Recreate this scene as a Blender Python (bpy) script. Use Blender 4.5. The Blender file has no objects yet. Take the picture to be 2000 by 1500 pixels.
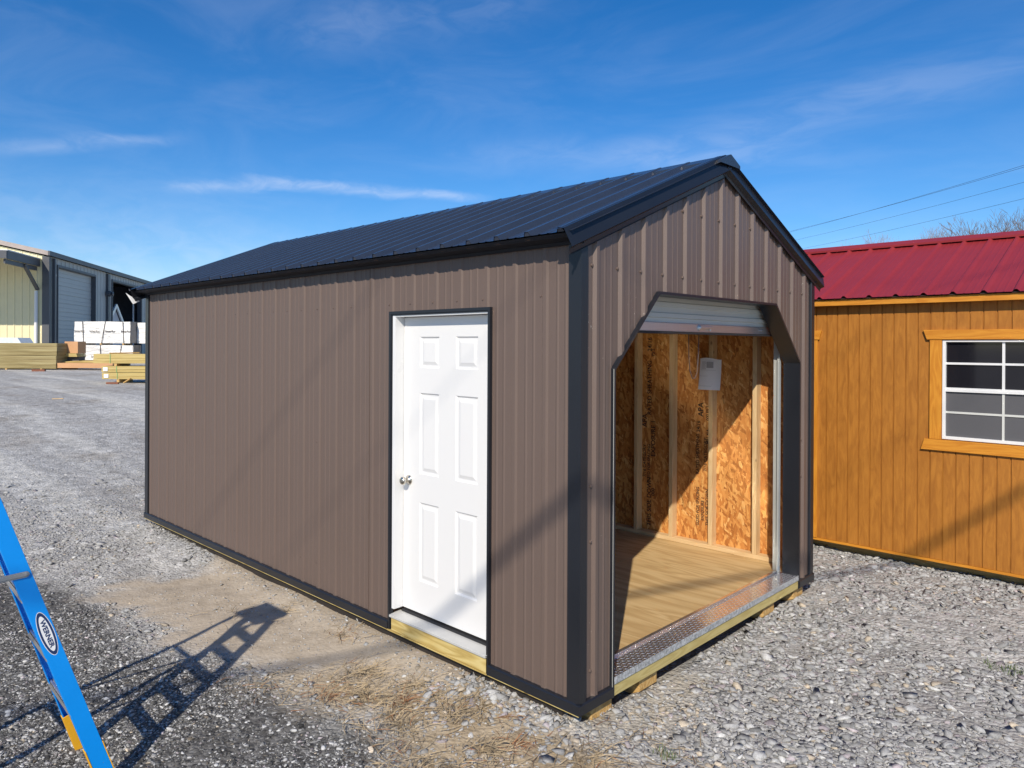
import bpy, bmesh, math, random
import numpy as np
from mathutils import Vector, Matrix
random.seed(7); RNG = np.random.default_rng(11)
S = bpy.context.scene
COL = S.collection
rad = math.radians

# ------------------------------------------------------------------ scene props
def tag(o, label=None, cat=None, group=None, kind=None):
    if label: o["label"] = label
    if cat: o["category"] = cat
    if group: o["group"] = group
    if kind: o["kind"] = kind
    return o
def thing(name, loc, label, cat, group=None):
    o = bpy.data.objects.new(name, None); COL.objects.link(o)
    o.location = loc; o.empty_display_size = .2
    return tag(o, label, cat, group)
def world_loc(p):
    v = Vector((0, 0, 0))
    while p is not None:
        v += p.location; p = p.parent
    return v

# ------------------------------------------------------------------ mesh collector
class MB:
    def __init__(s): s.v = []; s.f = []; s.m = []
    def add(s, vs, fs, mi=0):
        o = len(s.v); s.v += [tuple(map(float, v)) for v in vs]
        s.f += [tuple(i + o for i in f) for f in fs]; s.m += [mi] * len(fs); return s
    def obox(s, c, ax, ay, az, mi=0):
        c, ax, ay, az = map(Vector, (c, ax, ay, az))
        vs = [c + a * ax + b * ay + d * az for d in (-1, 1) for b in (-1, 1) for a in (-1, 1)]
        fs = [(0, 2, 3, 1), (4, 5, 7, 6), (0, 1, 5, 4), (2, 6, 7, 3), (0, 4, 6, 2), (1, 3, 7, 5)]
        if ax.cross(ay).dot(az) < 0: fs = [tuple(reversed(f)) for f in fs]
        return s.add(vs, fs, mi)
    def box(s, x0, x1, y0, y1, z0, z1, mi=0):
        x0, x1 = sorted((x0, x1)); y0, y1 = sorted((y0, y1)); z0, z1 = sorted((z0, z1))
        return s.obox(((x0 + x1) / 2, (y0 + y1) / 2, (z0 + z1) / 2), ((x1 - x0) / 2, 0, 0), (0, (y1 - y0) / 2, 0), (0, 0, (z1 - z0) / 2), mi)
    def beam(s, a, b, w, h, side, mi=0):
        """bar from a to b; width w along side, height h along the third axis"""
        a, b = Vector(a), Vector(b); t = (b - a).normalized()
        sd = Vector(side); sd = (sd - t * sd.dot(t)).normalized(); u = t.cross(sd)
        return s.obox((a + b) / 2, (b - a) / 2, sd * w / 2, u * h / 2, mi)
    def prism(s, poly, d, mi=0):
        """poly: list of 3D points (planar), extruded by vector d"""
        n = len(poly); d = Vector(d); p = [Vector(q) for q in poly]
        nrm = Vector((0, 0, 0))
        for i in range(n): nrm += p[i].cross(p[(i + 1) % n])
        if nrm.dot(d) > 0: p.reverse()
        vs = p + [q + d for q in p]
        fs = [tuple(range(n)), tuple(reversed(range(n, 2 * n)))] + [(i, i + n, (i + 1) % n + n, (i + 1) % n) for i in range(n)]
        return s.add(vs, fs, mi)
    def extrude_profile(s, prof, a, b, mi=0, cap=False):
        """open profile: list of offset vectors; swept from a to b"""
        a, b = Vector(a), Vector(b); n = len(prof)
        vs = [a + Vector(p) for p in prof] + [b + Vector(p) for p in prof]
        fs = [(i, i + 1, i + 1 + n, i + n) for i in range(n - 1)]
        return s.add(vs, fs, mi)
    def tube(s, pts, r, n=6, mi=0, cap=True):
        pts = [Vector(p) for p in pts]; k = len(pts)
        rs = r if isinstance(r, (list, tuple)) else [r] * k
        vs = []; up = None
        for i, p in enumerate(pts):
            t = (pts[min(i + 1, k - 1)] - pts[max(i - 1, 0)]).normalized()
            if up is None:
                up = Vector((0, 0, 1)) if abs(t.z) < .9 else Vector((1, 0, 0))
            up = (up - t * up.dot(t)).normalized(); w = t.cross(up)
            for j in range(n):
                a = 2 * math.pi * j / n
                vs.append(p + (up * math.cos(a) + w * math.sin(a)) * rs[i])
        fs = [(i * n + j, i * n + (j + 1) % n, (i + 1) * n + (j + 1) % n, (i + 1) * n + j) for i in range(k - 1) for j in range(n)]
        if cap: fs += [tuple(reversed(range(n))), tuple(range((k - 1) * n, k * n))]
        return s.add(vs, fs, mi)
    def lathe(s, c, axis, prof, n=20, mi=0):
        """prof: list of (distance along axis, radius)"""
        ax = Vector(axis).normalized(); c = Vector(c)
        u = ax.orthogonal().normalized(); w = ax.cross(u); vs = []
        for d, r in prof:
            for j in range(n):
                a = 2 * math.pi * j / n
                vs.append(c + ax * d + (u * math.cos(a) + w * math.sin(a)) * r)
        fs = [(i * n + j, i * n + (j + 1) % n, (i + 1) * n + (j + 1) % n, (i + 1) * n + j) for i in range(len(prof) - 1) for j in range(n)]
        return s.add(vs, fs, mi)
    def grid(s, O, U, V, nu, nv, fn, mi=0):
        O, U, V = Vector(O), Vector(U), Vector(V); vs = []
        for j in range(nv + 1):
            for i in range(nu + 1):
                vs.append(O + U * (i / nu) + V * (j / nv) + Vector(fn(i / nu, j / nv)))
        fs = [(j * (nu + 1) + i, j * (nu + 1) + i + 1, (j + 1) * (nu + 1) + i + 1, (j + 1) * (nu + 1) + i) for j in range(nv) for i in range(nu)]
        return s.add(vs, fs, mi)
    def sheet(s, O, U, V, Nn, prof, spans, mi=0):
        """profiled sheet: prof = [(u,h)...] sorted, spans(u_mid) -> list of (f0,f1), functions of u giving v range"""
        O, U, V, Nn = Vector(O), Vector(U), Vector(V), Vector(Nn)
        flip = U.cross(V).dot(Nn) < 0
        for (u0, h0), (u1, h1) in zip(prof[:-1], prof[1:]):
            if u1 - u0 < 1e-7 and abs(h1 - h0) < 1e-7: continue
            um = (u0 + u1) / 2
            for f0, f1 in spans(um):
                q = [O + U * u0 + V * f0(u0) + Nn * h0, O + U * u1 + V * f0(u1) + Nn * h1, O + U * u1 + V * f1(u1) + Nn * h1, O + U * u0 + V * f1(u0) + Nn * h0]
                s.add(q, [(3, 2, 1, 0) if flip else (0, 1, 2, 3)], mi)
        return s
    def text(s, body, O, X, Y, size, mi=0, depth=0, bold=0, align='CENTER', sx=1.0):
        c = bpy.data.curves.new("lettering", 'FONT'); c.body = body; c.size = 1; c.align_x = align; c.align_y = 'CENTER'
        c.resolution_u = 3; c.offset = bold
        o = bpy.data.objects.new("lettering", c); COL.objects.link(o)
        dg = bpy.context.evaluated_depsgraph_get(); me = bpy.data.meshes.new_from_object(o.evaluated_get(dg))
        O, X, Y = Vector(O), Vector(X), Vector(Y)
        s.add([O + X * v.co.x * size * sx + Y * v.co.y * size for v in me.vertices], [tuple(p.vertices) for p in me.polygons], mi)
        bpy.data.objects.remove(o); bpy.data.curves.remove(c); bpy.data.meshes.remove(me)
        return s
    def build(s, name, mats, parent=None, smooth=False, bevel=0, label=None, auto=False):
        mats = mats if isinstance(mats, (list, tuple)) else [mats]
        off = world_loc(parent) if parent is not None else Vector((0, 0, 0))
        me = bpy.data.meshes.new(name)
        me.from_pydata([(v[0] - off.x, v[1] - off.y, v[2] - off.z) for v in s.v], [], s.f)
        for m in mats: me.materials.append(m)
        me.polygons.foreach_set("material_index", s.m)
        if smooth: me.polygons.foreach_set("use_smooth", [True] * len(s.f))
        me.update()
        o = bpy.data.objects.new(name, me); COL.objects.link(o)
        if parent is not None: o.parent = parent
        if bevel:
            b = o.modifiers.new("bevel", 'BEVEL'); b.width = bevel; b.segments = 2; b.limit_method = 'ANGLE'
        if label: o["label"] = label
        return o

# ------------------------------------------------------------------ materials
class NT:
    def __init__(s, name):
        s.mat = bpy.data.materials.new(name); s.mat.use_nodes = True
        s.t = s.mat.node_tree; s.b = s.t.nodes["Principled BSDF"]
    def n(s, typ, ins=None, **kw):
        nd = s.t.nodes.new(typ)
        for k, v in kw.items(): setattr(nd, k, v)
        for k, v in (ins or {}).items():
            if hasattr(v, "bl_rna") and isinstance(v, bpy.types.NodeSocket): s.t.links.new(v, nd.inputs[k])
            else: nd.inputs[k].default_value = v
        return nd
    def link(s, a, b): s.t.links.new(a, b)
    def coord(s, kind="Object", scale=(1, 1, 1), rot=(0, 0, 0), loc=(0, 0, 0)):
        tc = s.n('ShaderNodeTexCoord')
        return s.n('ShaderNodeMapping', {"Vector": tc.outputs[kind], "Scale": scale, "Rotation": rot, "Location": loc}).outputs[0]
    def noise(s, vec, scale=5, detail=4, rough=.55, dist=0):
        return s.n('ShaderNodeTexNoise', {"Vector": vec, "Scale": scale, "Detail": detail, "Roughness": rough, "Distortion": dist}).outputs["Fac"]
    def ramp(s, fac, stops, interp='LINEAR'):
        r = s.n('ShaderNodeValToRGB', {"Fac": fac}); cr = r.color_ramp; cr.interpolation = interp
        while len(cr.elements) < len(stops): cr.elements.new(.5)
        for e, (p, c) in zip(cr.elements, stops):
            e.position = p; e.color = (*c, 1) if len(c) == 3 else c
        return r.outputs["Color"]
    def mix(s, f, a, b, blend='MIX'):
        m = s.n('ShaderNodeMix', data_type='RGBA', blend_type=blend)
        for k, v in ((0, f), (6, a), (7, b)):
            if isinstance(v, bpy.types.NodeSocket): s.link(v, m.inputs[k])
            elif k == 0: m.inputs[0].default_value = v
            else: m.inputs[k].default_value = (*v, 1) if len(v) == 3 else v
        return m.outputs[2]
    def math(s, op, a, b=0.0, c=None, clamp=False):
        m = s.n('ShaderNodeMath', operation=op); m.use_clamp = clamp
        for i, v in enumerate((a, b) + ((c,) if c is not None else ())):
            if isinstance(v, bpy.types.NodeSocket): s.link(v, m.inputs[i])
            else: m.inputs[i].default_value = v
        return m.outputs[0]
    def bump(s, h, strength=.3, dist=.01):
        b = s.n('ShaderNodeBump', {"Height": h, "Strength": strength, "Distance": dist})
        s.link(b.outputs[0], s.b.inputs["Normal"]); return b
    def set(s, **kw):
        for k, v in kw.items():
            k = k.replace("_", " ")
            k = {"Color": "Base Color", "Spec": "Specular IOR Level", "Coat": "Coat Weight"}.get(k, k)
            i = s.b.inputs[k]
            if isinstance(v, bpy.types.NodeSocket): s.link(v, i)
            else: i.default_value = (*v, 1) if (isinstance(v, tuple) and len(v) == 3 and i.type == 'RGBA') else v
        return s.mat

def painted(name, col, rough=.45, var=.06, metal=0, spec=.5, speck=0, nscale=2.0, wob=0.0):
    t = NT(name); v = t.coord()
    n1 = t.noise(v, nscale, 5, .6); n2 = t.noise(v, 60, 3, .6)
    f = t.math('ADD', t.math('MULTIPLY', n1, .7), t.math('MULTIPLY', n2, .3))
    d = tuple(max(0, c * (1 - var * 2.2)) for c in col); l = tuple(min(1, c * (1 + var * 2.2)) for c in col)
    c = t.ramp(f, [(.3, d), (.7, l)])
    if speck:
        sp = t.ramp(t.noise(v, 90, 2, .5), [(.74 - speck, (0, 0, 0)), (.77 - speck, (1, 1, 1))])
        sp2 = t.ramp(t.noise(v, 3.0, 2, .5), [(.55, (0, 0, 0)), (.68, (1, 1, 1))])
        c = t.mix(t.mix(1.0, sp, sp2, 'MULTIPLY'), c, (.6, .56, .5))
    r = t.math('ADD', t.math('MULTIPLY', n1, .18), rough - .09)
    if wob: t.bump(t.noise(v, 2.2, 2, .5), wob, .05)
    return t.set(Color=c, Roughness=r, Metallic=metal, Spec=spec)

def wood(name, cols, axis='X', scale=1.0, rough=.7, knots=True, contrast=1.0, ring=9.0, bump=.25, stain=None):
    """grain along axis"""
    t = NT(name); k = {'X': (.12, 1, 1), 'Y': (1, .12, 1), 'Z': (1, 1, .12)}[axis]
    v = t.coord(scale=tuple(a * scale for a in k))
    warp = t.noise(v, 2.3, 3, .5)
    w = t.n('ShaderNodeVectorMath', {0: v}, operation='ADD')
    sc = t.n('ShaderNodeVectorMath', {0: t.n('ShaderNodeCombineXYZ', {0: warp, 1: warp, 2: warp}).outputs[0], 3: .55}, operation='SCALE')
    t.link(sc.outputs[0], w.inputs[1])
    rings = t.n('ShaderNodeTexNoise', {"Vector": w.outputs[0], "Scale": ring, "Detail": 1.5, "Roughness": .4}).outputs["Fac"]
    rr = t.math('FRACT', t.math('MULTIPLY', rings, 7.0))
    rr = t.math('PINGPONG', rr, .5)
    fine = t.noise(t.coord(scale=tuple((a * scale * (1 if a > .5 else .35)) for a in k)), 110, 3, .6)
    f = t.math('ADD', t.math('MULTIPLY', rr, 1.25 * contrast), t.math('MULTIPLY', fine, .35))
    c = t.ramp(f, [(.1, cols[0]), (.5, cols[1]), (.85, cols[2])])
    big = t.noise(t.coord(), 1.7, 3, .5)
    c = t.mix(t.math('MULTIPLY', big, .35), c, tuple(a * .72 for a in cols[0]))
    if stain: c = t.mix(t.ramp(t.noise(t.coord(scale=stain[1]), 2.2, 5, .6, 1.2), [(.42, (0, 0, 0)), (.75, (1, 1, 1))]), c, stain[0])
    if knots:
        vo = t.n('ShaderNodeTexVoronoi', {"Vector": t.coord(scale=tuple((a * 3 if a > .5 else a * 14) * scale for a in k)), "Scale": 1.0, "Randomness": 1.0})
        kn = t.ramp(vo.outputs["Distance"], [(.05, (1, 1, 1)), (.11, (0, 0, 0))])
        c = t.mix(kn, c, tuple(a * .45 for a in cols[0]))
    if bump: t.bump(f, bump, .003)
    return t.set(Color=c, Roughness=rough, Spec=.3)

def osb(name):
    t = NT(name); layers = []
    for i, (ry, sx, sz) in enumerate(((.06, 46, 8.5), (-.24, 44, 8.5), (.33, 42, 9.5), (.95, 48, 15))):
        v = t.coord(scale=(1, 1, 1), rot=(0, ry, 0), loc=(i * 3.7, 0, i * 1.3))
        m = t.n('ShaderNodeMapping', {"Vector": v, "Scale": (sx, 1, sz)}).outputs[0]
        vo = t.n('ShaderNodeTexVoronoi', {"Vector": m, "Scale": 1.0, "Randomness": 1.0}, distance='CHEBYCHEV')
        sep = t.n('ShaderNodeSeparateColor', {0: vo.outputs["Color"]})
        layers.append((sep.outputs[0], sep.outputs[1], vo.outputs["Distance"]))
    val, pri, dis = layers[0]
    for v2, p2, d2 in layers[1:]:
        g = t.math('GREATER_THAN', p2, t.math('ADD', pri, -.05))
        def sel(a, b):
            return t.math('ADD', t.math('MULTIPLY', b, g), t.math('MULTIPLY', a, t.math('SUBTRACT', 1.0, g)))
        val, dis, pri = sel(val, v2), sel(dis, d2), t.math('MAXIMUM', pri, p2)
    gr = t.noise(t.coord(scale=(60, 1, 5)), 3, 4, .6)
    f = t.math('ADD', t.math('MULTIPLY', val, .75), t.math('MULTIPLY', gr, .32))
    c = t.ramp(f, [(.1, (.26, .09, .021)), (.32, (.44, .168, .039)), (.6, (.56, .245, .064)), (.85, (.67, .35, .108)), (1, (.80, .54, .24))])
    edge = t.ramp(dis, [(.50, (0, 0, 0)), (.75, (1, 1, 1))])
    c = t.mix(t.math('MULTIPLY', edge, .35), c, (.16, .058, .015))
    t.bump(t.math('SUBTRACT', val, t.math('MULTIPLY', dis, .6)), .35, .004)
    return t.set(Color=c, Roughness=.62, Spec=.35)

M = {}
M['brown'] = painted('brown_metal', (.129, .0935, .0775), .46, .012, spec=.35, wob=.03)
M['browng'] = painted('brown_metal_scuffed', (.129, .0935, .0775), .40, .018, spec=.5, speck=.02, wob=.03)
M['black'] = painted('black_metal', (.013, .015, .020), .34, .05, spec=.45, wob=.02)
M['roof'] = painted('black_roof_metal', (.027, .037, .060), .25, .05, spec=.5, wob=.02)
M['redroof'] = painted('red_roof_metal', (.255, .022, .026), .46, .05, spec=.5, wob=.03)
M['white'] = painted('white_paint', (.80, .80, .79), .38, .01)
M['offwhite'] = painted('off_white_vinyl', (.70, .705, .70), .3, .01)
M['galv'] = painted('galvanised_steel', (.58, .60, .62), .28, .08, metal=1, nscale=18)
M['rubber'] = painted('black_rubber', (.018, .018, .02), .7, .1)
M['nickel'] = painted('satin_nickel', (.62, .58, .50), .22, .02, metal=1)
M['treated'] = wood('treated_pine', ((.40, .28, .085), (.56, .43, .16), (.66, .54, .24)), 'X', 3.0, contrast=1.0, ring=4.0)
M['treatedy'] = wood('treated_pine_edge', ((.42, .33, .12), (.54, .45, .19), (.62, .54, .26)), 'Y', 3.0, contrast=.6, ring=4.0)
M['skid'] = wood('skid_timber', ((.40, .22, .07), (.56, .36, .13), (.66, .46, .2)), 'X', 3.0, contrast=1.0, ring=4)
M['stud'] = wood('pine_stud', ((.55, .37, .18), (.68, .50, .28), (.74, .58, .36)), 'Z', 3.0, contrast=.5, ring=4)
M['studx'] = wood('pine_plate', ((.55, .37, .18), (.68, .50, .28), (.74, .58, .36)), 'X', 3.0, contrast=.5, ring=4)
M['ply'] = wood('floor_plywood', ((.43, .28, .12), (.57, .40, .19), (.65, .48, .25)), 'X', 1.7, contrast=.85, ring=3.0, knots=False, bump=.12)
M['orange'] = wood('orange_stained_siding', ((.355, .138, .021), (.445, .184, .029), (.505, .222, .041)), 'Z', 2.2, contrast=.42, ring=4.0, rough=.5, knots=False, bump=.25, stain=((.27, .10, .015), (9, 9, 2.0)))
M['orangetrim'] = wood('orange_stained_trim', ((.48, .175, .016), (.62, .265, .03), (.68, .32, .045)), 'X', 3.0, contrast=.6, ring=4.0, rough=.5, knots=False, bump=.1)
M['orangetrimz'] = wood('orange_stained_casing', ((.48, .175, .016), (.62, .265, .03), (.68, .32, .045)), 'Z', 3.0, contrast=.6, ring=4.0, rough=.5, knots=False, bump=.1)
M['osb'] = osb('oriented_strand_board')
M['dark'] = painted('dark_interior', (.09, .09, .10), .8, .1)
M['ink'] = painted('stencil_ink', (.03, .02, .015), .8, .3, nscale=60)
M['glass'] = NT('dark_glass').set(Color=(.012, .012, .016), Roughness=.06, Spec=.5)
M['screen'] = painted('window_screen', (.085, .085, .092), .55, .03)
M['paper'] = painted('paper', (.84, .84, .86), .8, .01)
M['paperink'] = painted('paper_ink', (.42, .42, .44), .8, .01)
M['blue'] = painted('blue_fibreglass', (.002, .275, .80), .42, .02, nscale=6, spec=.3, speck=.012)
M['yellow'] = painted('yellow_plastic', (.82, .42, .02), .45, .03)
M['alu'] = painted('aluminium', (.62, .62, .61), .38, .03, metal=.8)
M['greysteel'] = painted('grey_plated_steel', (.30, .31, .31), .45, .05, metal=.3)
M['navy'] = painted('navy_print', (.012, .035, .12), .4, .02)
M['sticker'] = painted('white_print', (.82, .83, .82), .4, .01)
M['cream'] = painted('cream_wall_metal', (.70, .64, .40), .5, .02)
M['greywall'] = painted('grey_wall_metal', (.42, .43, .40), .5, .02)
M['charcoal'] = painted('charcoal_trim_metal', (.075, .08, .09), .5, .05)
M['taupe'] = painted('taupe_trim_metal', (.34, .29, .26), .5, .05)
M['bluegrey'] = painted('overhead_door_paint', (.44, .46, .44), .5, .03)
M['wrap'] = None
M['flange'] = painted('dull_galvanised_flange', (.40, .42, .43), .5, .25, metal=.2, nscale=60)
M['lug'] = painted('worn_lug_metal', (.58, .58, .59), .34, .05, metal=.75)
M['eaveblack'] = painted('matt_black_metal', (.017, .019, .025), .6, .05, spec=.15)
M['trackmetal'] = painted('pale_zinc', (.46, .48, .46), .4, .04, metal=.3)
M['sillmetal'] = painted('pale_sill', (.52, .52, .50), .35, .03, metal=.1)
M['cordgrey'] = painted('grey_cord', (.09, .085, .08), .7, .05)
M['cable'] = painted('black_cable', (.03, .03, .035), .6, .05)
M['brick'] = painted('red_brown_timber', (.20, .075, .04), .7, .15, nscale=20)
M['cardboard'] = painted('brown_board', (.52, .29, .14), .7, .04)
M['straw'] = painted('dry_straw', (.33, .255, .155), .85, .4, nscale=9)
M['grass'] = painted('green_grass', (.09, .13, .03), .7, .3, nscale=8)
M['tarp'] = painted('pale_blue_wrap', (.60, .66, .70), .45, .05, nscale=4)
M['bark'] = painted('grey_bark', (.17, .135, .115), .85, .25, nscale=2)
M['barkhazy'] = painted('haze_paled_bark', (.30, .25, .25), .85, .2, nscale=2)  # distance haze put into the colour: lighter bark for the farther trees

# door skin: white with pressed wood grain
def door_mat():
    t = NT('white_door_skin')
    v = t.coord(scale=(1, 1, .1)); w = t.noise(v, 5, 2, .5, 1.0)
    g = t.math('PINGPONG', t.math('FRACT', t.math('MULTIPLY', w, 26.0)), .5)
    t.bump(g, .18, .002)
    return t.set(Color=(.69, .69, .68), Roughness=.45)
M['door'] = door_mat()
def plate_mat():
    t = NT('galvanised_plate'); v = t.coord(); n = t.noise(v, 30, 4, .65); n2 = t.noise(v, 9, 3, .6)
    t.bump(t.math('ADD', n2, t.math('MULTIPLY', n, .2)), .35, .004)
    return t.set(Color=t.ramp(n2, [(.3, (.70, .70, .71)), (.7, (.88, .88, .88))]), Metallic=.92, Roughness=t.math('ADD', t.math('MULTIPLY', n, .12), .13))
M['plate'] = plate_mat()
def wrap_mat():
    t = NT('white_lumber_wrap'); v = t.coord(scale=(.4, .4, 1.6)); n = t.noise(v, 3, 5, .6, .8)
    t.bump(n, .9, .12)
    return t.set(Color=(.78, .77, .74), Roughness=.4)
M['wrap'] = wrap_mat(); M['wrapend'] = painted('grey_pack_end', (.26, .235, .21), .7, .08)
def plystack_mat():
    t = NT('stacked_sheet_edges'); v = t.coord(scale=(.12, .12, 14))
    n = t.noise(v, 2.2, 4, .65)
    return t.set(Color=t.ramp(n, [(.34, (.13, .095, .036)), (.5, (.26, .205, .085)), (.64, (.38, .33, .17))]), Roughness=.75)
M['plystack'] = plystack_mat()
def lumber_mat():
    t = NT('yellow_lumber_faces'); v = t.coord(scale=(.3, .3, 7))
    n = t.noise(v, 2, 4, .6)
    return t.set(Color=t.ramp(n, [(.3, (.30, .20, .055)), (.52, (.47, .36, .13)), (.7, (.56, .46, .21))]), Roughness=.75)
M['lumber'] = lumber_mat()

# ------------------------------------------------------------------ ground
CX, CY = 2.386, -3.012
def sstep(a, b, x): t = np.clip((x - a) / (b - a), 0, 1); return t * t * (3 - 2 * t)
def gz(x, y):
    r = np.hypot(np.asarray(x, float) - CX, np.asarray(y, float) - CY)
    return -.1 + .55 * sstep(9, 25, r)
def hashn(ix, iy, s=0):
    h = (ix * 374761393 + iy * 668265263 + s * 974711) & 0xffffffff
    h = ((h ^ (h >> 13)) * 1274126177) & 0xffffffff
    return ((h ^ (h >> 16)) & 0xffff) / 65535.0
def vnoise(x, y, f, s=0):
    x = np.asarray(x) * f; y = np.asarray(y) * f
    ix = np.floor(x).astype(np.int64); iy = np.floor(y).astype(np.int64); fx = x - ix; fy = y - iy
    fx = fx * fx * (3 - 2 * fx); fy = fy * fy * (3 - 2 * fy)
    a, b, c, d = hashn(ix, iy, s), hashn(ix + 1, iy, s), hashn(ix, iy + 1, s), hashn(ix + 1, iy + 1, s)
    return (a * (1 - fx) + b * fx) * (1 - fy) + (c * (1 - fx) + d * fx) * fy
def fbm(x, y, f, s=0, o=4):
    t = 0; a = .5
    for k in range(o): t = t + a * vnoise(x, y, f * 2 ** k, s + k * 17); a *= .5
    return t / (1 - .5 ** o)
def polydist(x, y, poly):
    """signed distance, positive inside"""
    x = np.asarray(x, float); y = np.asarray(y, float)
    ins = np.zeros(x.shape, bool); d = np.full(x.shape, 1e9); n = len(poly)
    for i in range(n):
        x0, y0 = poly[i]; x1, y1 = poly[(i + 1) % n]
        cond = ((y0 > y) != (y1 > y)); den = (y1 - y0) if y1 != y0 else 1e-9
        ins ^= cond & (x < (x1 - x0) * (y - y0) / den + x0)
        ex, ey = x1 - x0, y1 - y0; L = ex * ex + ey * ey
        t = np.clip(((x - x0) * ex + (y - y0) * ey) / L, 0, 1)
        d = np.minimum(d, np.hypot(x - x0 - t * ex, y - y0 - t * ey))
    return np.where(ins, d, -d)
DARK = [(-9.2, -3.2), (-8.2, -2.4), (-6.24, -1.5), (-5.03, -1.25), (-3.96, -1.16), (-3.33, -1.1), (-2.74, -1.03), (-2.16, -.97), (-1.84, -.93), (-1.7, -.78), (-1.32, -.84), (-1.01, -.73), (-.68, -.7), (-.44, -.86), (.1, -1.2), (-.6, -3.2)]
DIRT = [(-4.14, -1.2), (-4.36, -.71), (-4.25, -.36), (-4.57, .06), (-4.4, .35), (-1.0, .35), (-.7, .05), (-1.2, -.25), (-1.35, -.5), (-1.62, -.83), (-2.0, -.95), (-2.51, -1.0), (-3.02, -1.06), (-3.58, -1.14)]
STRAW = [(-1.85, -1.0), (-1.76, -.68), (-1.42, -.3), (-.94, -.1), (-.44, 0), (-.11, .1), (.11, .1), (.5, .22), (.75, -.1), (.1, -.9), (-.4, -.95), (-.66, -.72), (-.99, -.72), (-1.29, -.85)]
PALE = [(-.12, .02), (-.12, .4), (-.06, 1.05), (.22, 1.1), (.30, .55), (.25, .12)]
def weights(x, y):
    w = (fbm(x, y, 1.6, 3) - .5) * .9 + (fbm(x, y, 7, 23) - .5) * .35; w2 = (fbm(x, y, 2.6, 9) - .5) * .8 + (fbm(x, y, 9, 29) - .5) * .5
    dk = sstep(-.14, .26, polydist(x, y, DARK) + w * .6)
    di = sstep(-.12, .22, polydist(x, y, DIRT) + w2 * .7)
    st = sstep(-.14, .22, polydist(x, y, STRAW) + w * .7)
    pa = sstep(-.08, .10, polydist(x, y, PALE) + w2 * .4)
    return dk, di * (1 - dk * .7), st * (1 - dk * .5), pa
def axis(lo, hi, step, far):
    a = list(np.arange(lo, hi + 1e-6, step)); g = step; p = hi; up = []
    while p < far: g *= 1.22; p += g; up.append(p)
    g = step; p = lo; dn = []
    while p > -far: g *= 1.22; p -= g; dn.append(p)
    return np.array(dn[::-1] + a + up)
gx = axis(-10.5, 5.5, .06, 900); gy = axis(-3.6, 9.5, .06, 900)
X, Y = np.meshgrid(gx, gy); X = X.ravel(); Y = Y.ravel()
near = 1 - sstep(12, 30, np.hypot(X - CX, Y - CY))
Z = gz(X, Y) + near * ((fbm(X, Y, .7, 1) - .5) * .05 + (fbm(X, Y, 5, 5, 3) - .5) * .022)
def shed_pad(x, y):
    """keep the ground below the shed floors"""
    return sstep(-.25, .15, np.minimum(np.minimum(x + 6.5, .18 - x), np.minimum(y + .20, 3.4 - y)))
def lift(x, y): return .034 * sstep(-.30, -.02, y) * sstep(.12, -.15, x) * sstep(.5, .2, y) * sstep(-6.6, -6.2, x)
pad = shed_pad(X, Y); Z = Z * (1 - pad) + np.minimum(Z + lift(X, Y), -.066 - .07 * sstep(.04, .2, Y) * sstep(.0, .12, -X)) * pad
pad2 = sstep(-.25, .15, np.minimum(np.minimum(X + 2.8, 3.5 - X), np.minimum(Y - 4.4, 7.8 - Y))); Z = Z * (1 - pad2) + np.minimum(Z, -.10) * pad2
nx, ny = len(gx), len(gy)
idx = np.arange(nx * ny).reshape(ny, nx)
F = np.stack([idx[:-1, :-1], idx[:-1, 1:], idx[1:, 1:], idx[1:, :-1]], -1).reshape(-1, 4)
def np_mesh(name, V, F, k):
    me = bpy.data.meshes.new(name); me.vertices.add(len(V)); me.vertices.foreach_set("co", np.ascontiguousarray(V, np.float32).ravel())
    me.loops.add(F.size); me.loops.foreach_set("vertex_index", np.ascontiguousarray(F, np.int32).ravel())
    me.polygons.add(len(F)); me.polygons.foreach_set("loop_start", np.arange(0, F.size, k, dtype=np.int32))
    me.update(calc_edges=True); return me
gm = np_mesh("gravel_ground", np.stack([X, Y, Z], -1), F, 4)
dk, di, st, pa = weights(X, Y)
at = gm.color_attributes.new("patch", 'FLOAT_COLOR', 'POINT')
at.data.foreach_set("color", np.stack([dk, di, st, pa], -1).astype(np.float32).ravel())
gm.polygons.foreach_set("use_smooth", [True] * len(F))
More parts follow.
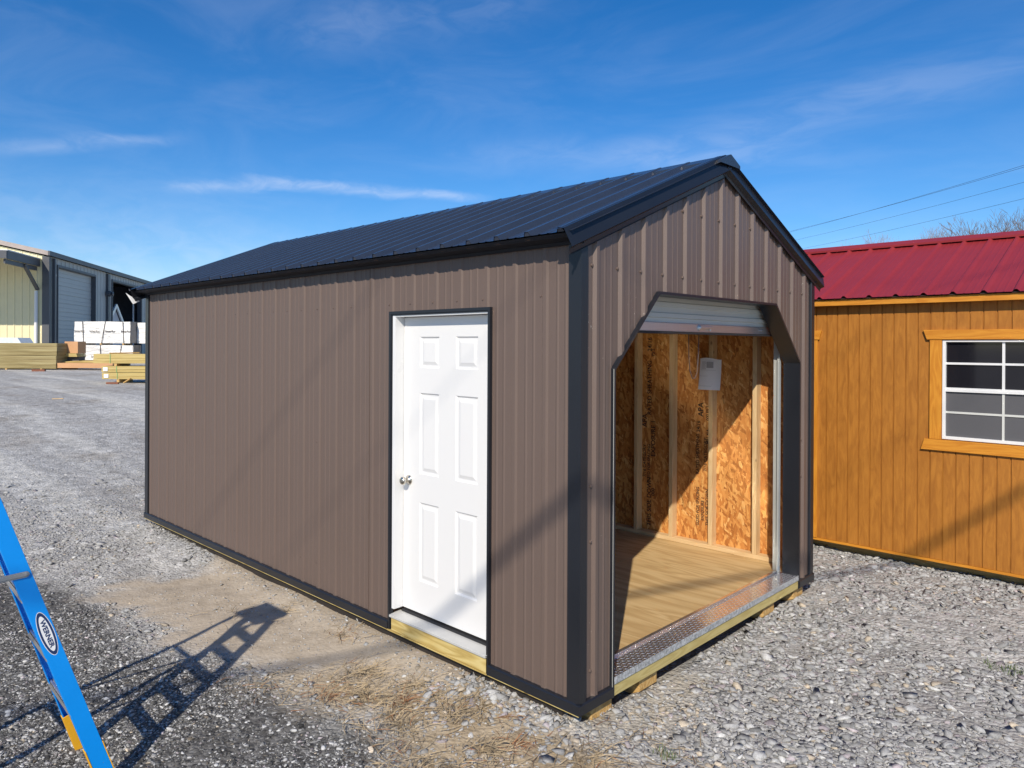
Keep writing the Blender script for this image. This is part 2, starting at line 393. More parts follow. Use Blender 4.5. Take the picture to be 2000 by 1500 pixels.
def ground_mat():
    t = NT('gravel_ground'); tc = t.n('ShaderNodeTexCoord').outputs["Object"]
    a = t.n('ShaderNodeVertexColor', layer_name="patch"); sp = t.n('ShaderNodeSeparateColor', {0: a.outputs[0]})
    v1 = t.n('ShaderNodeTexVoronoi', {"Vector": tc, "Scale": 42.0}); v2 = t.n('ShaderNodeTexVoronoi', {"Vector": tc, "Scale": 19.0})
    c1 = t.n('ShaderNodeSeparateColor', {0: v1.outputs["Color"]}).outputs[0]; c2 = t.n('ShaderNodeSeparateColor', {0: v2.outputs["Color"]}).outputs[0]
    g = t.math('ADD', t.math('MULTIPLY', c1, .6), t.math('MULTIPLY', c2, .4))
    grav = t.ramp(g, [(.10, (.29, .285, .268)), (.45, (.41, .405, .385)), (.72, (.48, .475, .455)), (.95, (.60, .595, .57))])
    # broad worn tracks and dusty zones
    mp = t.n('ShaderNodeMapping', {"Vector": tc, "Rotation": (0, 0, -.767), "Scale": (.055, .85, 1)}).outputs[0]
    tr = t.noise(mp, 1.0, 5, .6, .4)
    grav = t.mix(t.ramp(tr, [(.36, (.6, .6, .6)), (.52, (0, 0, 0))]), grav, (.31, .295, .275))
    grav = t.mix(t.ramp(tr, [(.50, (0, 0, 0)), (.66, (.8, .8, .8))]), grav, (.62, .605, .55))
    bl = t.noise(tc, .55, 5, .6)
    grav = t.mix(t.ramp(bl, [(.52, (0, 0, 0)), (.70, (.5, .5, .5))]), grav, (.27, .225, .165))
    fine = t.noise(tc, 130, 4, .65)
    spk = t.noise(tc, 4.5, 7, .8)
    grav = t.mix(1.0, grav, t.ramp(spk, [(.34, (.60, .60, .60)), (.66, (1.3, 1.3, 1.3))]), 'MULTIPLY')
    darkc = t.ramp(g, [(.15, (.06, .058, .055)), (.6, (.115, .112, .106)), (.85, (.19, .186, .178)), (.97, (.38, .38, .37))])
    dn = t.noise(tc, 7, 6, .65)
    dirt = t.ramp(t.math('ADD', t.math('MULTIPLY', dn, .7), t.math('MULTIPLY', fine, .3)), [(.3, (.30, .25, .185)), (.5, (.41, .35, .27)), (.7, (.50, .435, .345))])
    strawc = t.ramp(t.math('ADD', t.math('MULTIPLY', dn, .6), t.math('MULTIPLY', fine, .4)), [(.32, (.22, .165, .10)), (.5, (.38, .305, .205)), (.68, (.50, .425, .31))])
    pale = t.ramp(fine, [(.3, (.34, .30, .23)), (.7, (.52, .48, .40))])
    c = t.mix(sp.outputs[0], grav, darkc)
    c = t.mix(sp.outputs[2], c, strawc)
    c = t.mix(sp.outputs[1], c, dirt)
    c = t.mix(t.math('MULTIPLY', a.outputs[1], .7), c, pale)
    soft = t.math('MAXIMUM', sp.outputs[1], t.math('MULTIPLY', sp.outputs[2], .6))
    h = t.math('SUBTRACT', t.math('ADD', t.math('MULTIPLY', v1.outputs["Distance"], -1.0), t.math('MULTIPLY', fine, .35)), t.math('MULTIPLY', v2.outputs["Distance"], .9))
    h = t.math('MULTIPLY', h, t.math('SUBTRACT', 1.0, t.math('MULTIPLY', soft, .75)))
    h = t.math('ADD', h, t.math('MULTIPLY', dn, .5))
    t.bump(h, .8, .014)
    return t.set(Color=c, Roughness=.9, Spec=.2)
gm.materials.append(ground_mat())
go = bpy.data.objects.new("gravel_ground", gm); COL.objects.link(go); tag(go, kind="structure")

# ------------------------------------------------------------------ loose stones
FWD = np.array([-.694, .72]); RGT = np.array([.72, .694])
def in_view(x, y, mx=.0):
    dx, dy = x - CX, y - CY; f = dx * FWD[0] + dy * FWD[1]; r = dx * RGT[0] + dy * RGT[1]
    h = 2.06
    px = 1000 + 1411.6 * r / np.maximum(f, .1); py = 677 + 1411.6 * h / np.maximum(f, .1)
    return (f > .6) & (px > -260 - mx) & (px < 2260 + mx) & (py < 1800), f
def blocked(x, y):
    a = (x > -6.15) & (x < -.06) & (y > .10) & (y < 3.05)
    b = (x > -2.5) & (x < 3.2) & (y > 4.62) & (y < 7.6)
    return a | b
def stones():
    bases = []
    for k in range(28):                                   # angular shards: hulls of a few random points
        bm = bmesh.new(); m_ = int(RNG.integers(9, 15))
        for q in range(m_):
            p = RNG.normal(size=3); p /= np.abs(p).max() ** .65 * np.linalg.norm(p) ** .35; bm.verts.new(p)
        bmesh.ops.convex_hull(bm, input=bm.verts[:]); bmesh.ops.triangulate(bm, faces=bm.faces[:])
        loose = [v for v in bm.verts if not v.link_faces]; bmesh.ops.delete(bm, geom=loose, context='VERTS')
        bm.verts.index_update(); bm.normal_update()
        bases.append((np.array([v.co[:] for v in bm.verts]), np.array([[v.index for v in f_.verts] for f_ in bm.faces]))); bm.free()
    N = 760000
    f = RNG.uniform(0, 1, N) ** 1.15 * 11.0 + 1.2
    lat = RNG.uniform(-.90, .90, N) * f
    x = CX + f * FWD[0] + lat * RGT[0]; y = CY + f * FWD[1] + lat * RGT[1]
    ok, dep = in_view(x, y); ok &= ~blocked(x, y)
    x, y, dep = x[ok], y[ok], dep[ok]
    dk, di, st, pa = weights(x, y)
    right = sstep(-.5, .9, x + .35 * y)
    clump = fbm(x, y, .9, 33); c2 = fbm(x, y, 3.1, 41)
    dens = (.50 - .10 * right + .32 * dk) * (.22 + 1.05 * sstep(.36, .62, .5 * clump + .5 * c2))
    dens = dens * (1 - .92 * sstep(6.5, 12, dep)) * (1 - .70 * di) * (1 - .75 * st * (1 - dk)) * (1 - .5 * pa)
    strip = np.exp(-((y + .03) / .15) ** 2) * ((x < .1) & (x > -5)); dens += .15 * strip
    ok = RNG.uniform(0, 1, len(x)) < dens
    x, y, dep, dk, di, st, pa, right, strip = [q[ok] for q in (x, y, dep, dk, di, st, pa, right, strip)]
    n = len(x)
    size = np.exp(RNG.normal(-.08, .55, n) * (1 - .3 * dk)) * (.0062 + .0046 * right - .0004 * dk + .002 * st * (1 - dk) + .003 * strip)
    size = np.clip(size, .003, .030 - .012 * dk) * (1 + .03 * dep)
    big = RNG.uniform(0, 1, n) < .004 * right + .004 * st; size[big] *= 1.7
    size *= np.where(di > .5, .52, 1)
    sc = np.stack([RNG.uniform(.9, 1.55, n), RNG.uniform(.7, 1.1, n), RNG.uniform(.30, .62, n)], -1) * size[:, None]
    th = RNG.uniform(0, 2 * np.pi, n); tl = RNG.normal(0, .20, n); tm = RNG.normal(0, .20, n)
    zc = gz(x, y) + (fbm(x, y, .7, 1) - .5) * .05 + (fbm(x, y, 5, 5, 3) - .5) * .022 + size * RNG.uniform(-.38, .26, n)
    zc += lift(x, y) * shed_pad(x, y) + 0 * (y) * ((x < .1) & (x > -6.4) & (y < .2)) * 1.0
    g = np.clip(RNG.normal(.335, .064, n), .16, .60)
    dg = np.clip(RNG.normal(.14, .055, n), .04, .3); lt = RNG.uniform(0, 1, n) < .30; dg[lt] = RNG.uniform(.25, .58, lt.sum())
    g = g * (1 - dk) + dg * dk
    col = np.stack([g * 1.0, g * 1.0, g * .975], -1); wr = RNG.uniform(0, 1, n)
    tan = (wr < .035 + .10 * st + .3 * di + .2 * pa); col[tan] = np.stack([g[tan] * 1.25, g[tan] * 1.08, g[tan] * .84], -1)
    wh = (wr > .97); col[wh] = np.array((.56, .56, .54)) * RNG.uniform(.8, 1.15, (wh.sum(), 1))
    purp = (wr > .5) & (wr < .55); col[purp] *= (1.04, .93, .98)
    base = RNG.integers(0, len(bases), n); VV = []; FF = []; CC = []; o_ = 0
    for k, (bv, bf) in enumerate(bases):
        m_ = np.nonzero(base == k)[0]; nb_ = len(bv)
        V = bv[None] * sc[m_][:, None, :]; ct, sn = np.cos(th[m_])[:, None], np.sin(th[m_])[:, None]
        vx = V[..., 0] * ct - V[..., 1] * sn; vy = V[..., 0] * sn + V[..., 1] * ct; vz = V[..., 2] + V[..., 0] * tl[m_][:, None] + V[..., 1] * tm[m_][:, None]
        VV.append(np.stack([vx + x[m_][:, None], vy + y[m_][:, None], vz + zc[m_][:, None]], -1).reshape(-1, 3))
        FF.append((bf[None] + (o_ + np.arange(len(m_)) * nb_)[:, None, None]).reshape(-1, 3)); CC.append(np.repeat(col[m_], nb_, 0)); o_ += len(m_) * nb_
    V = np.concatenate(VV); F = np.concatenate(FF); C_ = np.concatenate(CC)
    me = np_mesh("gravel_stones", V, F, 3)
    ca = me.color_attributes.new("tint", 'FLOAT_COLOR', 'POINT')
    ca.data.foreach_set("color", np.concatenate([C_, np.ones((len(C_), 1))], 1).astype(np.float32).ravel())
    t = NT('crushed_stone'); vc = t.n('ShaderNodeVertexColor', layer_name="tint").outputs[0]
    nn = t.noise(t.coord(), 150, 3, .6)
    t.set(Color=t.mix(1.0, vc, t.ramp(nn, [(.3, (.74, .74, .74)), (.7, (1.18, 1.18, 1.18))]), 'MULTIPLY'), Roughness=.85, Spec=.25)
    t.bump(nn, .3, .003)
    me.materials.append(t.mat)
    o = bpy.data.objects.new("gravel_stones", me); COL.objects.link(o)
    tag(o, "loose crushed grey stones scattered over the yard around the sheds", "gravel", kind="stuff")
    print("STONES", n, len(F)); return n
NST = stones()

def straws(name, label, cat, polys, count, lmin, lmax, width, mat, lift=.02, clumps=None, upright=0.15):
    vs = []; fs = []
    def gzp(x, y): return float(gz(x, y) + (fbm(x, y, .7, 1) - .5) * .05 + (fbm(x, y, 5, 5, 3) - .5) * .022)
    pts = []
    for (cx, cy, r, k) in (clumps or []):
        for _ in range(k):
            a = random.uniform(0, 6.283); q = r * abs(random.gauss(0, .5)); pts.append((cx + q * math.cos(a) * 1.3, cy + q * math.sin(a), random.uniform(0, 6.283)))
    while len(pts) < count:
        x = random.uniform(-4.6, .8); y = random.uniform(-1.2, .4)
        d = float(polydist(np.array([x]), np.array([y]), polys)[0])
        if d < -.12 or random.random() > .25 + max(0, float(fbm(np.array([x]), np.array([y]), 2.2, 70)[0]) - .42) * 4: continue
        pts.append((x, y, random.uniform(0, 6.283)))
    for x, y, a in pts:
        if -6.1 < x < -.03 and y > .06: continue
        L = random.uniform(lmin, lmax); z = gzp(x, y) + random.uniform(.004, lift); bend = random.gauss(0, .5)
        dz = abs(random.gauss(0, upright)) * L; o = len(vs); w = width * random.uniform(.6, 1.3)
        px, py = x, y
        for i in range(4):
            s = i / 3; aa = a + bend * s
            nx_, ny_ = -math.sin(aa) * w / 2 * (1 - .7 * s), math.cos(aa) * w / 2 * (1 - .7 * s)
            zz = z + dz * math.sin(s * 1.8)
            vs.append((px - nx_, py - ny_, zz)); vs.append((px + nx_, py + ny_, zz + w * .4))
            px += math.cos(aa) * L / 3; py += math.sin(aa) * L / 3
        for i in range(3): fs.append((o + 2 * i, o + 2 * i + 1, o + 2 * i + 3, o + 2 * i + 2))
    b = MB(); b.add(vs, fs); ob = b.build(name, mat); tag(ob, label, cat, kind="stuff"); return ob
straws("dry_straw", "dry straw and dead grass stems lying on the dirt before the white door", "straw", STRAW, 2300, .04, .16, .0042, M['straw'],
       clumps=[(-1.42, -.40, .22, 150), (-1.2, -.55, .2, 120), (-2.05, -.12, .16, 90), (-1.95, -.02, .1, 50), (-.55, -.18, .16, 110), (-.62, -.33, .14, 60), (-.25, -.45, .15, 90), (-.75, -.6, .12, 60), (.2, -.15, .16, 90), (-1.05, -.28, .14, 60), (-.3, -.75, .14, 70), (-3.0, -.5, .5, 40), (-2.7, -.2, .3, 40)])
straws("dead_grass", "reddish brown dead grass tufts on the dirt near the shed corner", "dead grass", STRAW, 650, .03, .11, .0036, painted('red_brown_grass', (.26, .12, .05), .8, .25, nscale=4),
       clumps=[(-.42, -.08, .14, 110), (-.95, -.42, .14, 60), (-2.0, -.1, .13, 70), (-1.3, -.7, .2, 60), (-.15, -.3, .12, 50)])
def grass_tuft(x, y, label, n=60, r=.10):
    b = MB(); z0 = float(gz(x, y)) - .01
    for _ in range(n):
        a = random.uniform(0, 6.283); q = r * math.sqrt(random.random()); px, py = x + q * math.cos(a), y + q * math.sin(a) * .6
        L = random.uniform(.02, .055); d = random.uniform(0, 6.283); w = .0022; t = random.uniform(.2, .9)
        e = (px + math.cos(d) * L * t, py + math.sin(d) * L * t, z0 + L * .9 + .012)
        nx_, ny_ = -math.sin(d) * w, math.cos(d) * w
        b.add([(px - nx_, py - ny_, z0), (px + nx_, py + ny_, z0), ((px + e[0]) / 2 + nx_ * .8, (py + e[1]) / 2 + ny_ * .8, z0 + L * .62), ((px + e[0]) / 2 - nx_ * .8, (py + e[1]) / 2 - ny_ * .8, z0 + L * .62), e], [(0, 1, 2, 3), (3, 2, 4)])
    o = b.build("grass_tuft", M['grass']); tag(o, label, "grass tuft", "small green tufts in the gravel")
grass_tuft(1.47, 2.51, "green grass tuft in the grey gravel below the orange shed's window", 150, .13)
grass_tuft(.44, .14, "small green grass tuft in front of the brown shed's near corner", 60, .07)
grass_tuft(-.83, .02, "tiny green tuft beside pale rocks under the white door's sill", 45, .04)
def rock(x, y, s, label, seed, flat=.6, col='rockpale'):
    bm = bmesh.new(); bmesh.ops.create_icosphere(bm, subdivisions=2, radius=1); r = np.random.default_rng(seed)
    v = np.array([q.co[:] for q in bm.verts]); fc = [tuple(q.index for q in f.verts) for f in bm.faces]; bm.free()
    for q in range(12):
        n = r.normal(size=3); n /= np.linalg.norm(n); d = r.uniform(.5, .85); v = v - np.outer(np.maximum(v @ n - d, 0), n)
    v = v * np.array([1.2, .85, flat]) * s
    a = r.uniform(0, 6.28); c, sn = math.cos(a), math.sin(a)
    z = float(gz(x, y)) + s * flat * .38
    b = MB(); b.add([(x + p[0] * c - p[1] * sn, y + p[0] * sn + p[1] * c, z + p[2]) for p in v], fc)
    o = b.build("rock", M[col]); tag(o, label, "rock", "larger rocks beside the brown shed")
M['rockpale'] = painted('pale_rock', (.40, .415, .41), .85, .12, nscale=30)
M['rockwhite'] = painted('whitish_rock', (.60, .55, .47), .85, .08, nscale=30)
rock(-.86, .0, .040, "pale angular rock standing under the right end of the white door's sill", 1, .8)
rock(-.76, -.03, .038, "rounded pale rock just right of the angular one under the door", 2, .5)
rock(-.50, -.10, .036, "grey rock in the straw near the shed's front corner, with another against it", 3, .6)
rock(-.44, -.05, .042, "larger grey rock touching the shed's base shadow near the front corner", 4, .6)
rock(-.53, -.17, .028, "small grey rock in front of the pair near the shed's front corner", 5, .6)
rock(-3.97, -.06, .065, "flat whitish rock lying alone on bare dirt beside the long wall", 6, .3, 'rockwhite')

# ------------------------------------------------------------------ ribbed metal profile helpers
PIT = .2345
def ribs(u0, u1, first, pit=PIT, h=.019, wb=.052, wt=.024, minor=True, hm=.0028, extra=()):
    """profile points between u0 and u1; ribs centred on first + k*pit; extra break points"""
    pts = []
    k0 = int(math.floor((u0 - first) / pit)) - 1; k1 = int(math.ceil((u1 - first) / pit)) + 1
    for k in range(k0, k1 + 1):
        c = first + k * pit
        pts += [(c - wb / 2, 0), (c - wt / 2, h), (c + wt / 2, h), (c + wb / 2, 0)]
        if minor:
            for q in (1 / 3, 2 / 3):
                m = c + pit * (.12 + .76 * q); w = .011
                pts += [(m - w, 0), (m - w * .35, hm), (m + w * .35, hm), (m + w, 0)]
    def at(u):
        for (a, ha), (b, hb) in zip(pts[:-1], pts[1:]):
            if a <= u <= b: return ha + (hb - ha) * ((u - a) / (b - a) if b > a else 0)
        return 0
    br = [u0, u1] + [e for e in extra if u0 < e < u1]
    out = [(u, h_) for u, h_ in pts if u0 < u < u1] + [(u, at(u)) for u in br]
    return sorted(out)
def const(v): return lambda u: v

# ================================================================== BROWN SHED
Lh, Wd = 6.2415, 3.139
ROOF_M = .409
def zroof(y): return 2.555 + (min(y, Wd - y) + .13) * ROOF_M
shed = thing("metal_shed", (-3.1, 1.57, 0), "long brown metal shed with black roof, white side door and open roller door", "shed")
DXL, DXR, DZT = 1.6775, .6945, 2.1875
YJL, YJR, YTL, YTR, ZDG, ZTOP = .3055, 2.842, .76, 2.390, 1.828, 2.278
# long side wall with the door hole; u = -X
b = MB()
def side_spans(u):
    if DXR < u < DXL: return [(const(DZT), const(2.52))]
    return [(const(.05), const(2.52))]
b.sheet((0, .019, 0), (-1, 0, 0), (0, 0, 1), (0, -1, 0), ribs(.004, Lh - .01, .2675, h=.0105, wb=.046, hm=.0036, extra=(DXR, DXL)), side_spans)
for u in (.2675 + PIT * k for k in range(0, 26)):            # screw heads
    for z, p in ((2.24, .9), (1.2, .25), (.25, .25)):
        if random.random() > p: continue
        if DXR - .02 < u + .035 < DXL + .02 and z < DZT: continue
        b.lathe((-u - .036, .019, z), (0, -1, 0), [(0, .006), (.004, .006), (.006, .0)], 6)
b.build("long_wall", M['brown'], shed)
b = MB(); b.sheet((0, Wd - .019, 0), (-1, 0, 0), (0, 0, 1), (0, 1, 0), ribs(.02, Lh - .01, .2675, minor=False), lambda u: [(const(.05), const(2.52))])
b.build("long_wall", M['brown'], shed)
# gable wall with the eight sided opening; u = Y
def zg(u): return zroof(u) - .05
def opening_top(u):
    if u < YTL: return ZDG + (u - YJL) / (YTL - YJL) * (ZTOP - ZDG)
    if u > YTR: return ZDG + (YJR - u) / (YJR - YTR) * (ZTOP - ZDG)
    return ZTOP
def gable_spans(u):
    if YJL < u < YJR: return [(opening_top, zg)]
    return [(const(.05), zg)]
b = MB(); b.sheet((-.019, 0, 0), (0, 1, 0), (0, 0, 1), (1, 0, 0), ribs(.004, Wd - .004, .147, extra=(YJL, YTL, YTR, YJR, Wd / 2)), gable_spans)
for k in range(13):
    u = .147 + PIT * k - .036
    if u < .06: continue
    for z in (2.40, 2.82, 1.2, .9, .2):
        if z > zg(u) - .12: continue
        if YJL - .02 < u < YJR + .02 and z < opening_top(u) + .03: continue
        b.lathe((-.019, u, z), (1, 0, 0), [(0, .009), (.007, .009), (.010, 0)], 7)
b.build("gable_wall", M['browng'], shed)
b = MB(); b.sheet((-Lh + .019, 0, 0), (0, 1, 0), (0, 0, 1), (-1, 0, 0), ribs(.02, Wd - .02, .147, minor=False, extra=(Wd / 2,)), lambda u: [(const(.05), zg)])
b.build("gable_wall", M['brown'], shed)
b = MB()
for k in range(5):
    u = 1.9305 + .938 * k; b.box(-u - .0013, -u + .0013, (.009 if k == 0 else .0155), .0192, .052, 2.51)
b.build("panel_lap", M['brown'], shed)
b = MB(); b.box(-Lh + .45, -.15, .040, .055, -.17, -.009); b.build("gap_shade_board", painted('dark_gap_shade', (.022, .017, .014), .8, .2), shed)  # dark board added to give the shaded gap under the long wall
# corner trims
b = MB()
for sx, sy in ((1, -1), (1, 1), (-1, -1), (-1, 1)):
    x = 0 if sx > 0 else -Lh; y = 0 if sy < 0 else Wd; t = .003
    b = MB()
    prof = [(-sx * .084, -sy * .02, 0), (-sx * .084, sy * t, 0), (sx * t, sy * t, 0), (sx * t, -sy * (.052 if sx > 0 and sy < 0 else .150), 0), (-sx * .02, -sy * (.052 if sx > 0 and sy < 0 else .150), 0)]
    if sx > 0 and sy > 0: prof = [(-.084, -.02, 0), (-.084, t, 0), (t, t, 0), (t, -.055, 0), (t - .008, -.06, 0), (-.018, -.062, 0)]
    b.extrude_profile(prof, (x, y, .03), (x, y, 2.53)); b.build("corner_trim", M['black'], shed)
# base trims
def base_trim(a, e, n):
    n = Vector(n); b = MB()
    prof = [n * -.018, n * .003, n * .010 + Vector((0, 0, -.008)), n * .010 + Vector((0, 0, -.058)), n * .003 + Vector((0, 0, -.060))]
    b.extrude_profile(prof, Vector(a) + Vector((0, 0, .060)), Vector(e) + Vector((0, 0, .060))); b.build("base_trim", M['black'], shed)
base_trim((.010, 0, 0), (-DXR + .0, 0, 0), (0, -1, 0)); base_trim((-DXL, 0, 0), (-Lh - .010, 0, 0), (0, -1, 0))
base_trim((0, -.010, 0), (0, YJL - .006, 0), (1, 0, 0)); base_trim((0, YJR + .006, 0), (0, Wd + .010, 0), (1, 0, 0))
base_trim((.010, Wd, 0), (-Lh - .010, Wd, 0), (0, 1, 0)); base_trim((-Lh, -.010, 0), (-Lh, Wd + .010, 0), (-1, 0, 0))
# floor frame, floor, skids
b = MB(); b.box(-Lh + .022, -.05, .022, .06, -.007, .058); b.box(-Lh + .022, -.05, Wd - .06, Wd - .022, -.007, .058); b.build("floor_rim", M['treated'], shed, bevel=.003)
b = MB(); b.box(-.045, -.002, YJL - .012, YJR + .012, -.004, .066); b.box(-.045, -.022, .022, YJL - .013, -.008, .06); b.box(-.045, -.022, YJR + .013, Wd - .022, -.008, .06); b.build("floor_rim", M['treatedy'], shed, bevel=.003)
b = MB()
for x0, x1 in ((-Lh + .05, -3.69), (-3.687, -1.247), (-1.244, -.05)): b.box(x0, x1, .055, Wd - .055, .068, .102)
b.build("floor_deck", M['ply'], shed, bevel=.0015)
for y0 in (.15, .615, 2.28, 2.83):
    b = MB(); b.prism([(-.035, y0, -.006), (-.035, y0, -.095), (-.10, y0, -.125), (-Lh + .1, y0, -.125), (-Lh + .035, y0, -.095), (-Lh + .035, y0, -.006)], (0, .19, 0)); b.build("skid", M['skid'], shed, bevel=.004)
# inner linings
b = MB(); b.box(-Lh + .06, -.03, Wd - .024, Wd - .0205, .10, 2.50); b.build("wall_lining", M['osb'], shed)
b = MB(); b.box(-Lh + .06, -DXL - .03, .0205, .030, .10, 2.50); b.box(-DXR + .03, -.03, .0205, .030, .10, 2.50); b.box(-DXL - .03, -DXR + .03, .0205, .030, DZT + .02, 2.50); b.build("wall_lining", M['osb'], shed)
b = MB(); b.box(-Lh + .012, -Lh + .024, .03, Wd - .03, .10, 2.50); b.prism([(-Lh + .012, .03, 2.5), (-Lh + .012, Wd - .03, 2.5), (-Lh + .012, Wd / 2, 3.16)], (.012, 0, 0)); b.build("wall_lining", M['osb'], shed)
b = MB(); b.sheet((-.026, 0, 0), (0, 1, 0), (0, 0, 1), (-1, 0, 0), [(.03, 0), (YJL - .01, 0), (YTL, 0), (Wd / 2, 0), (YTR, 0), (YJR + .01, 0), (Wd - .03, 0)],
    lambda u: [((lambda q: opening_top(min(max(q, YJL), YJR)) + .012), (lambda q: zg(q) - .02))] if YJL - .01 < u < YJR + .01 else [(const(.1), lambda q: zg(q) - .02)])
b.build("wall_lining", M['osb'], shed)
SY0, SY1 = 3.028, 3.114
k = 0
for x0 in (-.488, -.911, -1.326, -1.724, -2.14, -2.56, -2.98, -3.4, -3.82, -4.24, -4.66, -5.08, -5.5, -5.92):
    b = MB(); b.box(x0, x0 + .040, SY0, SY1, .141, 2.38); b.build("stud", M['stud'], shed, bevel=.003)
b = MB(); b.box(-Lh + .08, -.20, SY0 - .002, SY1, .103, .141); b.build("sill_plate", M['studx'], shed, bevel=.003)
b = MB(); b.box(-Lh + .08, -.04, SY0 - .002, SY1, 2.38, 2.46); b.build("top_plate", M['studx'], shed, bevel=.003)
for x0 in (-1.0, -2.1, -3.2, -4.3, -5.4):
    b = MB()
    for s in (0, 1):
        f = (lambda y: y) if s == 0 else (lambda y: Wd - y)
        b.beam((x0, f(.05), zroof(.05) - .10), (x0, f(Wd / 2), zroof(Wd / 2) - .10), .04, .09, (1, 0, 0))
    b.box(x0 + .045, x0 + .085, .03, Wd - .03, 2.42, 2.50); b.build("roof_truss", M['stud'], shed)
# stencil print on the strand board (reads upwards)
def stencil(lines):
    for body, x, z, s in lines: b = MB(); b.text(body, (x, Wd - .0245, z), (0, 0, 1), (-1, 0, 0), s * .78, bold=.022, sx=.92); b.build("stencil_print", M['ink'], shed)
stencil([("APA", -1.035, 1.37, .10), ("RATED SHEATHING", -1.065, .95, .060), ("7/16 CATEGORY", -.985, .95, .060), ("24/16", -1.06, 1.21, .065), ("SIZED FOR SPACING", -1.062, .46, .055), ("EXPOSURE 1", -1.012, .44, .055), ("THIS SIDE DOWN", -.965, .46, .06), ("000 PS 2", -.965, 1.34, .055), ("MILL 416", -.965, 1.12, .05)])
stencil([("APA", -1.655, 1.22, .10), ("RATED SHEATHING", -1.60, 1.55, .085), ("7/16 CATEGORY", -1.655, .82, .062), ("SIZED FOR SPACING", -1.605, .80, .058), ("EXPOSURE 1", -1.555, 1.05, .09), ("24/16", -1.60, 1.98, .085), ("THIS SIDE DOWN", -1.60, .42, .085), ("PS 2", -1.56, 1.90, .06), ("000", -1.555, .52, .07)])
# cloth-thin arch for APA mark
# opening trim
b = MB(); pth = [(YJL, -.004), (YJL, ZDG), (YTL, ZTOP), (YTR, ZTOP), (YJR, ZDG), (YJR, -.004)]
def off(path, d):
    out = []; c = Vector((Wd / 2, 1.0))
    for i, p in enumerate(path):
        ns = []
        for a, e in ((i - 1, i), (i, i + 1)):
            if 0 <= a and e < len(path):
                t = (Vector(path[e]) - Vector(path[a])).normalized(); ns.append(Vector((-t.y, t.x)))
        n = sum(ns, Vector((0, 0))) / len(ns); n = n / n.length_squared if n.length > 1e-6 else n
        out.append(Vector(p) + n * d)
    return out
o1 = off(pth, .016); i1 = [Vector(p) for p in pth]
ring = [[(-.019, o1), (.0015, o1), (.006, o1), (.006, i1), (-.132, i1), (-.132, o1)]]
for k in range(5):
    rows = ring[0]
    for (xa, pa_), (xb, pb_) in zip(rows[:-1], rows[1:]):
        b.add([(xa, pa_[k].x, pa_[k].y), (xa, pa_[k + 1].x, pa_[k + 1].y), (xb, pb_[k + 1].x, pb_[k + 1].y), (xb, pb_[k].x, pb_[k].y)], [(0, 1, 2, 3)], 1 if (k < 1 and xa == .0015) else 0)
b.build("opening_trim", [M['black'], M['trackmetal']], shed)
# tread plate
b = MB(); b.box(-.165, .003, YJL + .004, YJR - .004, .103, .1065); b.box(.0015, .0055, YJL + .004, YJR - .004, .066, .1064, 1); b.box(-.175, -.150, YJL + .03, YJR - .06, .1066, .121)
tp = b.build("tread_plate", [M['plate'], M['flange']], shed, bevel=.001)
b = MB(); q = .0245
for i in range(int((YJR - YJL - .03) / q)):                 # raised diamond lugs
    for j in range(6):
        cx_, cy_ = -.010 - j * q, YJL + .015 + i * q; a = .785 if (i + j) % 2 else -.785
        c_, s_ = math.cos(a), math.sin(a); L_, w_ = .0125, .0042
        b.add([(cx_ + c_ * L_, cy_ + s_ * L_, .1064), (cx_ - s_ * w_, cy_ + c_ * w_, .1064), (cx_ - c_ * L_, cy_ - s_ * L_, .1064), (cx_ + s_ * w_, cy_ - c_ * w_, .1064), (cx_ + c_ * .005, cy_ + s_ * .005, .1088), (cx_ - c_ * .005, cy_ - s_ * .005, .1088)], [(0, 1, 4), (1, 5, 4), (1, 2, 5), (2, 3, 5), (3, 4, 5), (3, 0, 4)])
b.build("lug_pattern", M['lug'], tp)
# roller door
rd = MB()
prof = []
z = 2.118
while z < 2.52:
    prof += [(z, 0), (z + .028, 0), (z + .034, .012), (z + .060, .012), (z + .066, 0)]; z += .072
rd.sheet((-.175, 0, 0), (0, 0, 1), (0, 1, 0), (1, 0, 0), prof, lambda u: [(const(.38), const(2.78))])
M['curtain'] = painted('door_curtain', (.52, .54, .50), .45, .02)
door = rd.build("roller_door", M['curtain'], shed)
b = MB(); b.box(-.185, -.160, .39, 2.76, 2.060, 2.116); b.build("bottom_bar", M['alu'], door, bevel=.002)
b = MB(); b.box(-.235, -.150, .39, 2.76, 2.046, 2.0585); b.build("bottom_seal", M['rubber'], door)
b = MB(); b.lathe((-.16, 1.515, 2.092), (1, 0, 0), [(0, .022), (.006, .022), (.008, .014), (.014, .012), (.018, 0)], 16)
b.beam((-.148, 1.51, 2.094), (-.146, 1.68, 2.096), .020, .010, (0, 0, 1)); b.beam((-.150, 1.655, 2.094), (-.150, 1.655, 2.070), .012, .010, (0, 1, 0)); b.build("handle", M['alu'], door, bevel=.003)
for y in (2.46, 2.50):
    b = MB(); b.lathe((-.16, y, 2.09), (1, 0, 0), [(0, .008), (.006, .007), (.008, 0)], 8); b.build("bolt", M['galv'], door)
b = MB(); b.tube([(-.25, 1.53, 2.05), (-.25, 1.535, 1.90), (-.25, 1.55, 1.79), (-.25, 1.585, 1.735), (-.25, 1.62, 1.735), (-.25, 1.652, 1.78), (-.25, 1.667, 1.90), (-.25, 1.672, 2.05)], .0036, 6); b.build("pull_cord", M['cordgrey'], door, smooth=True)
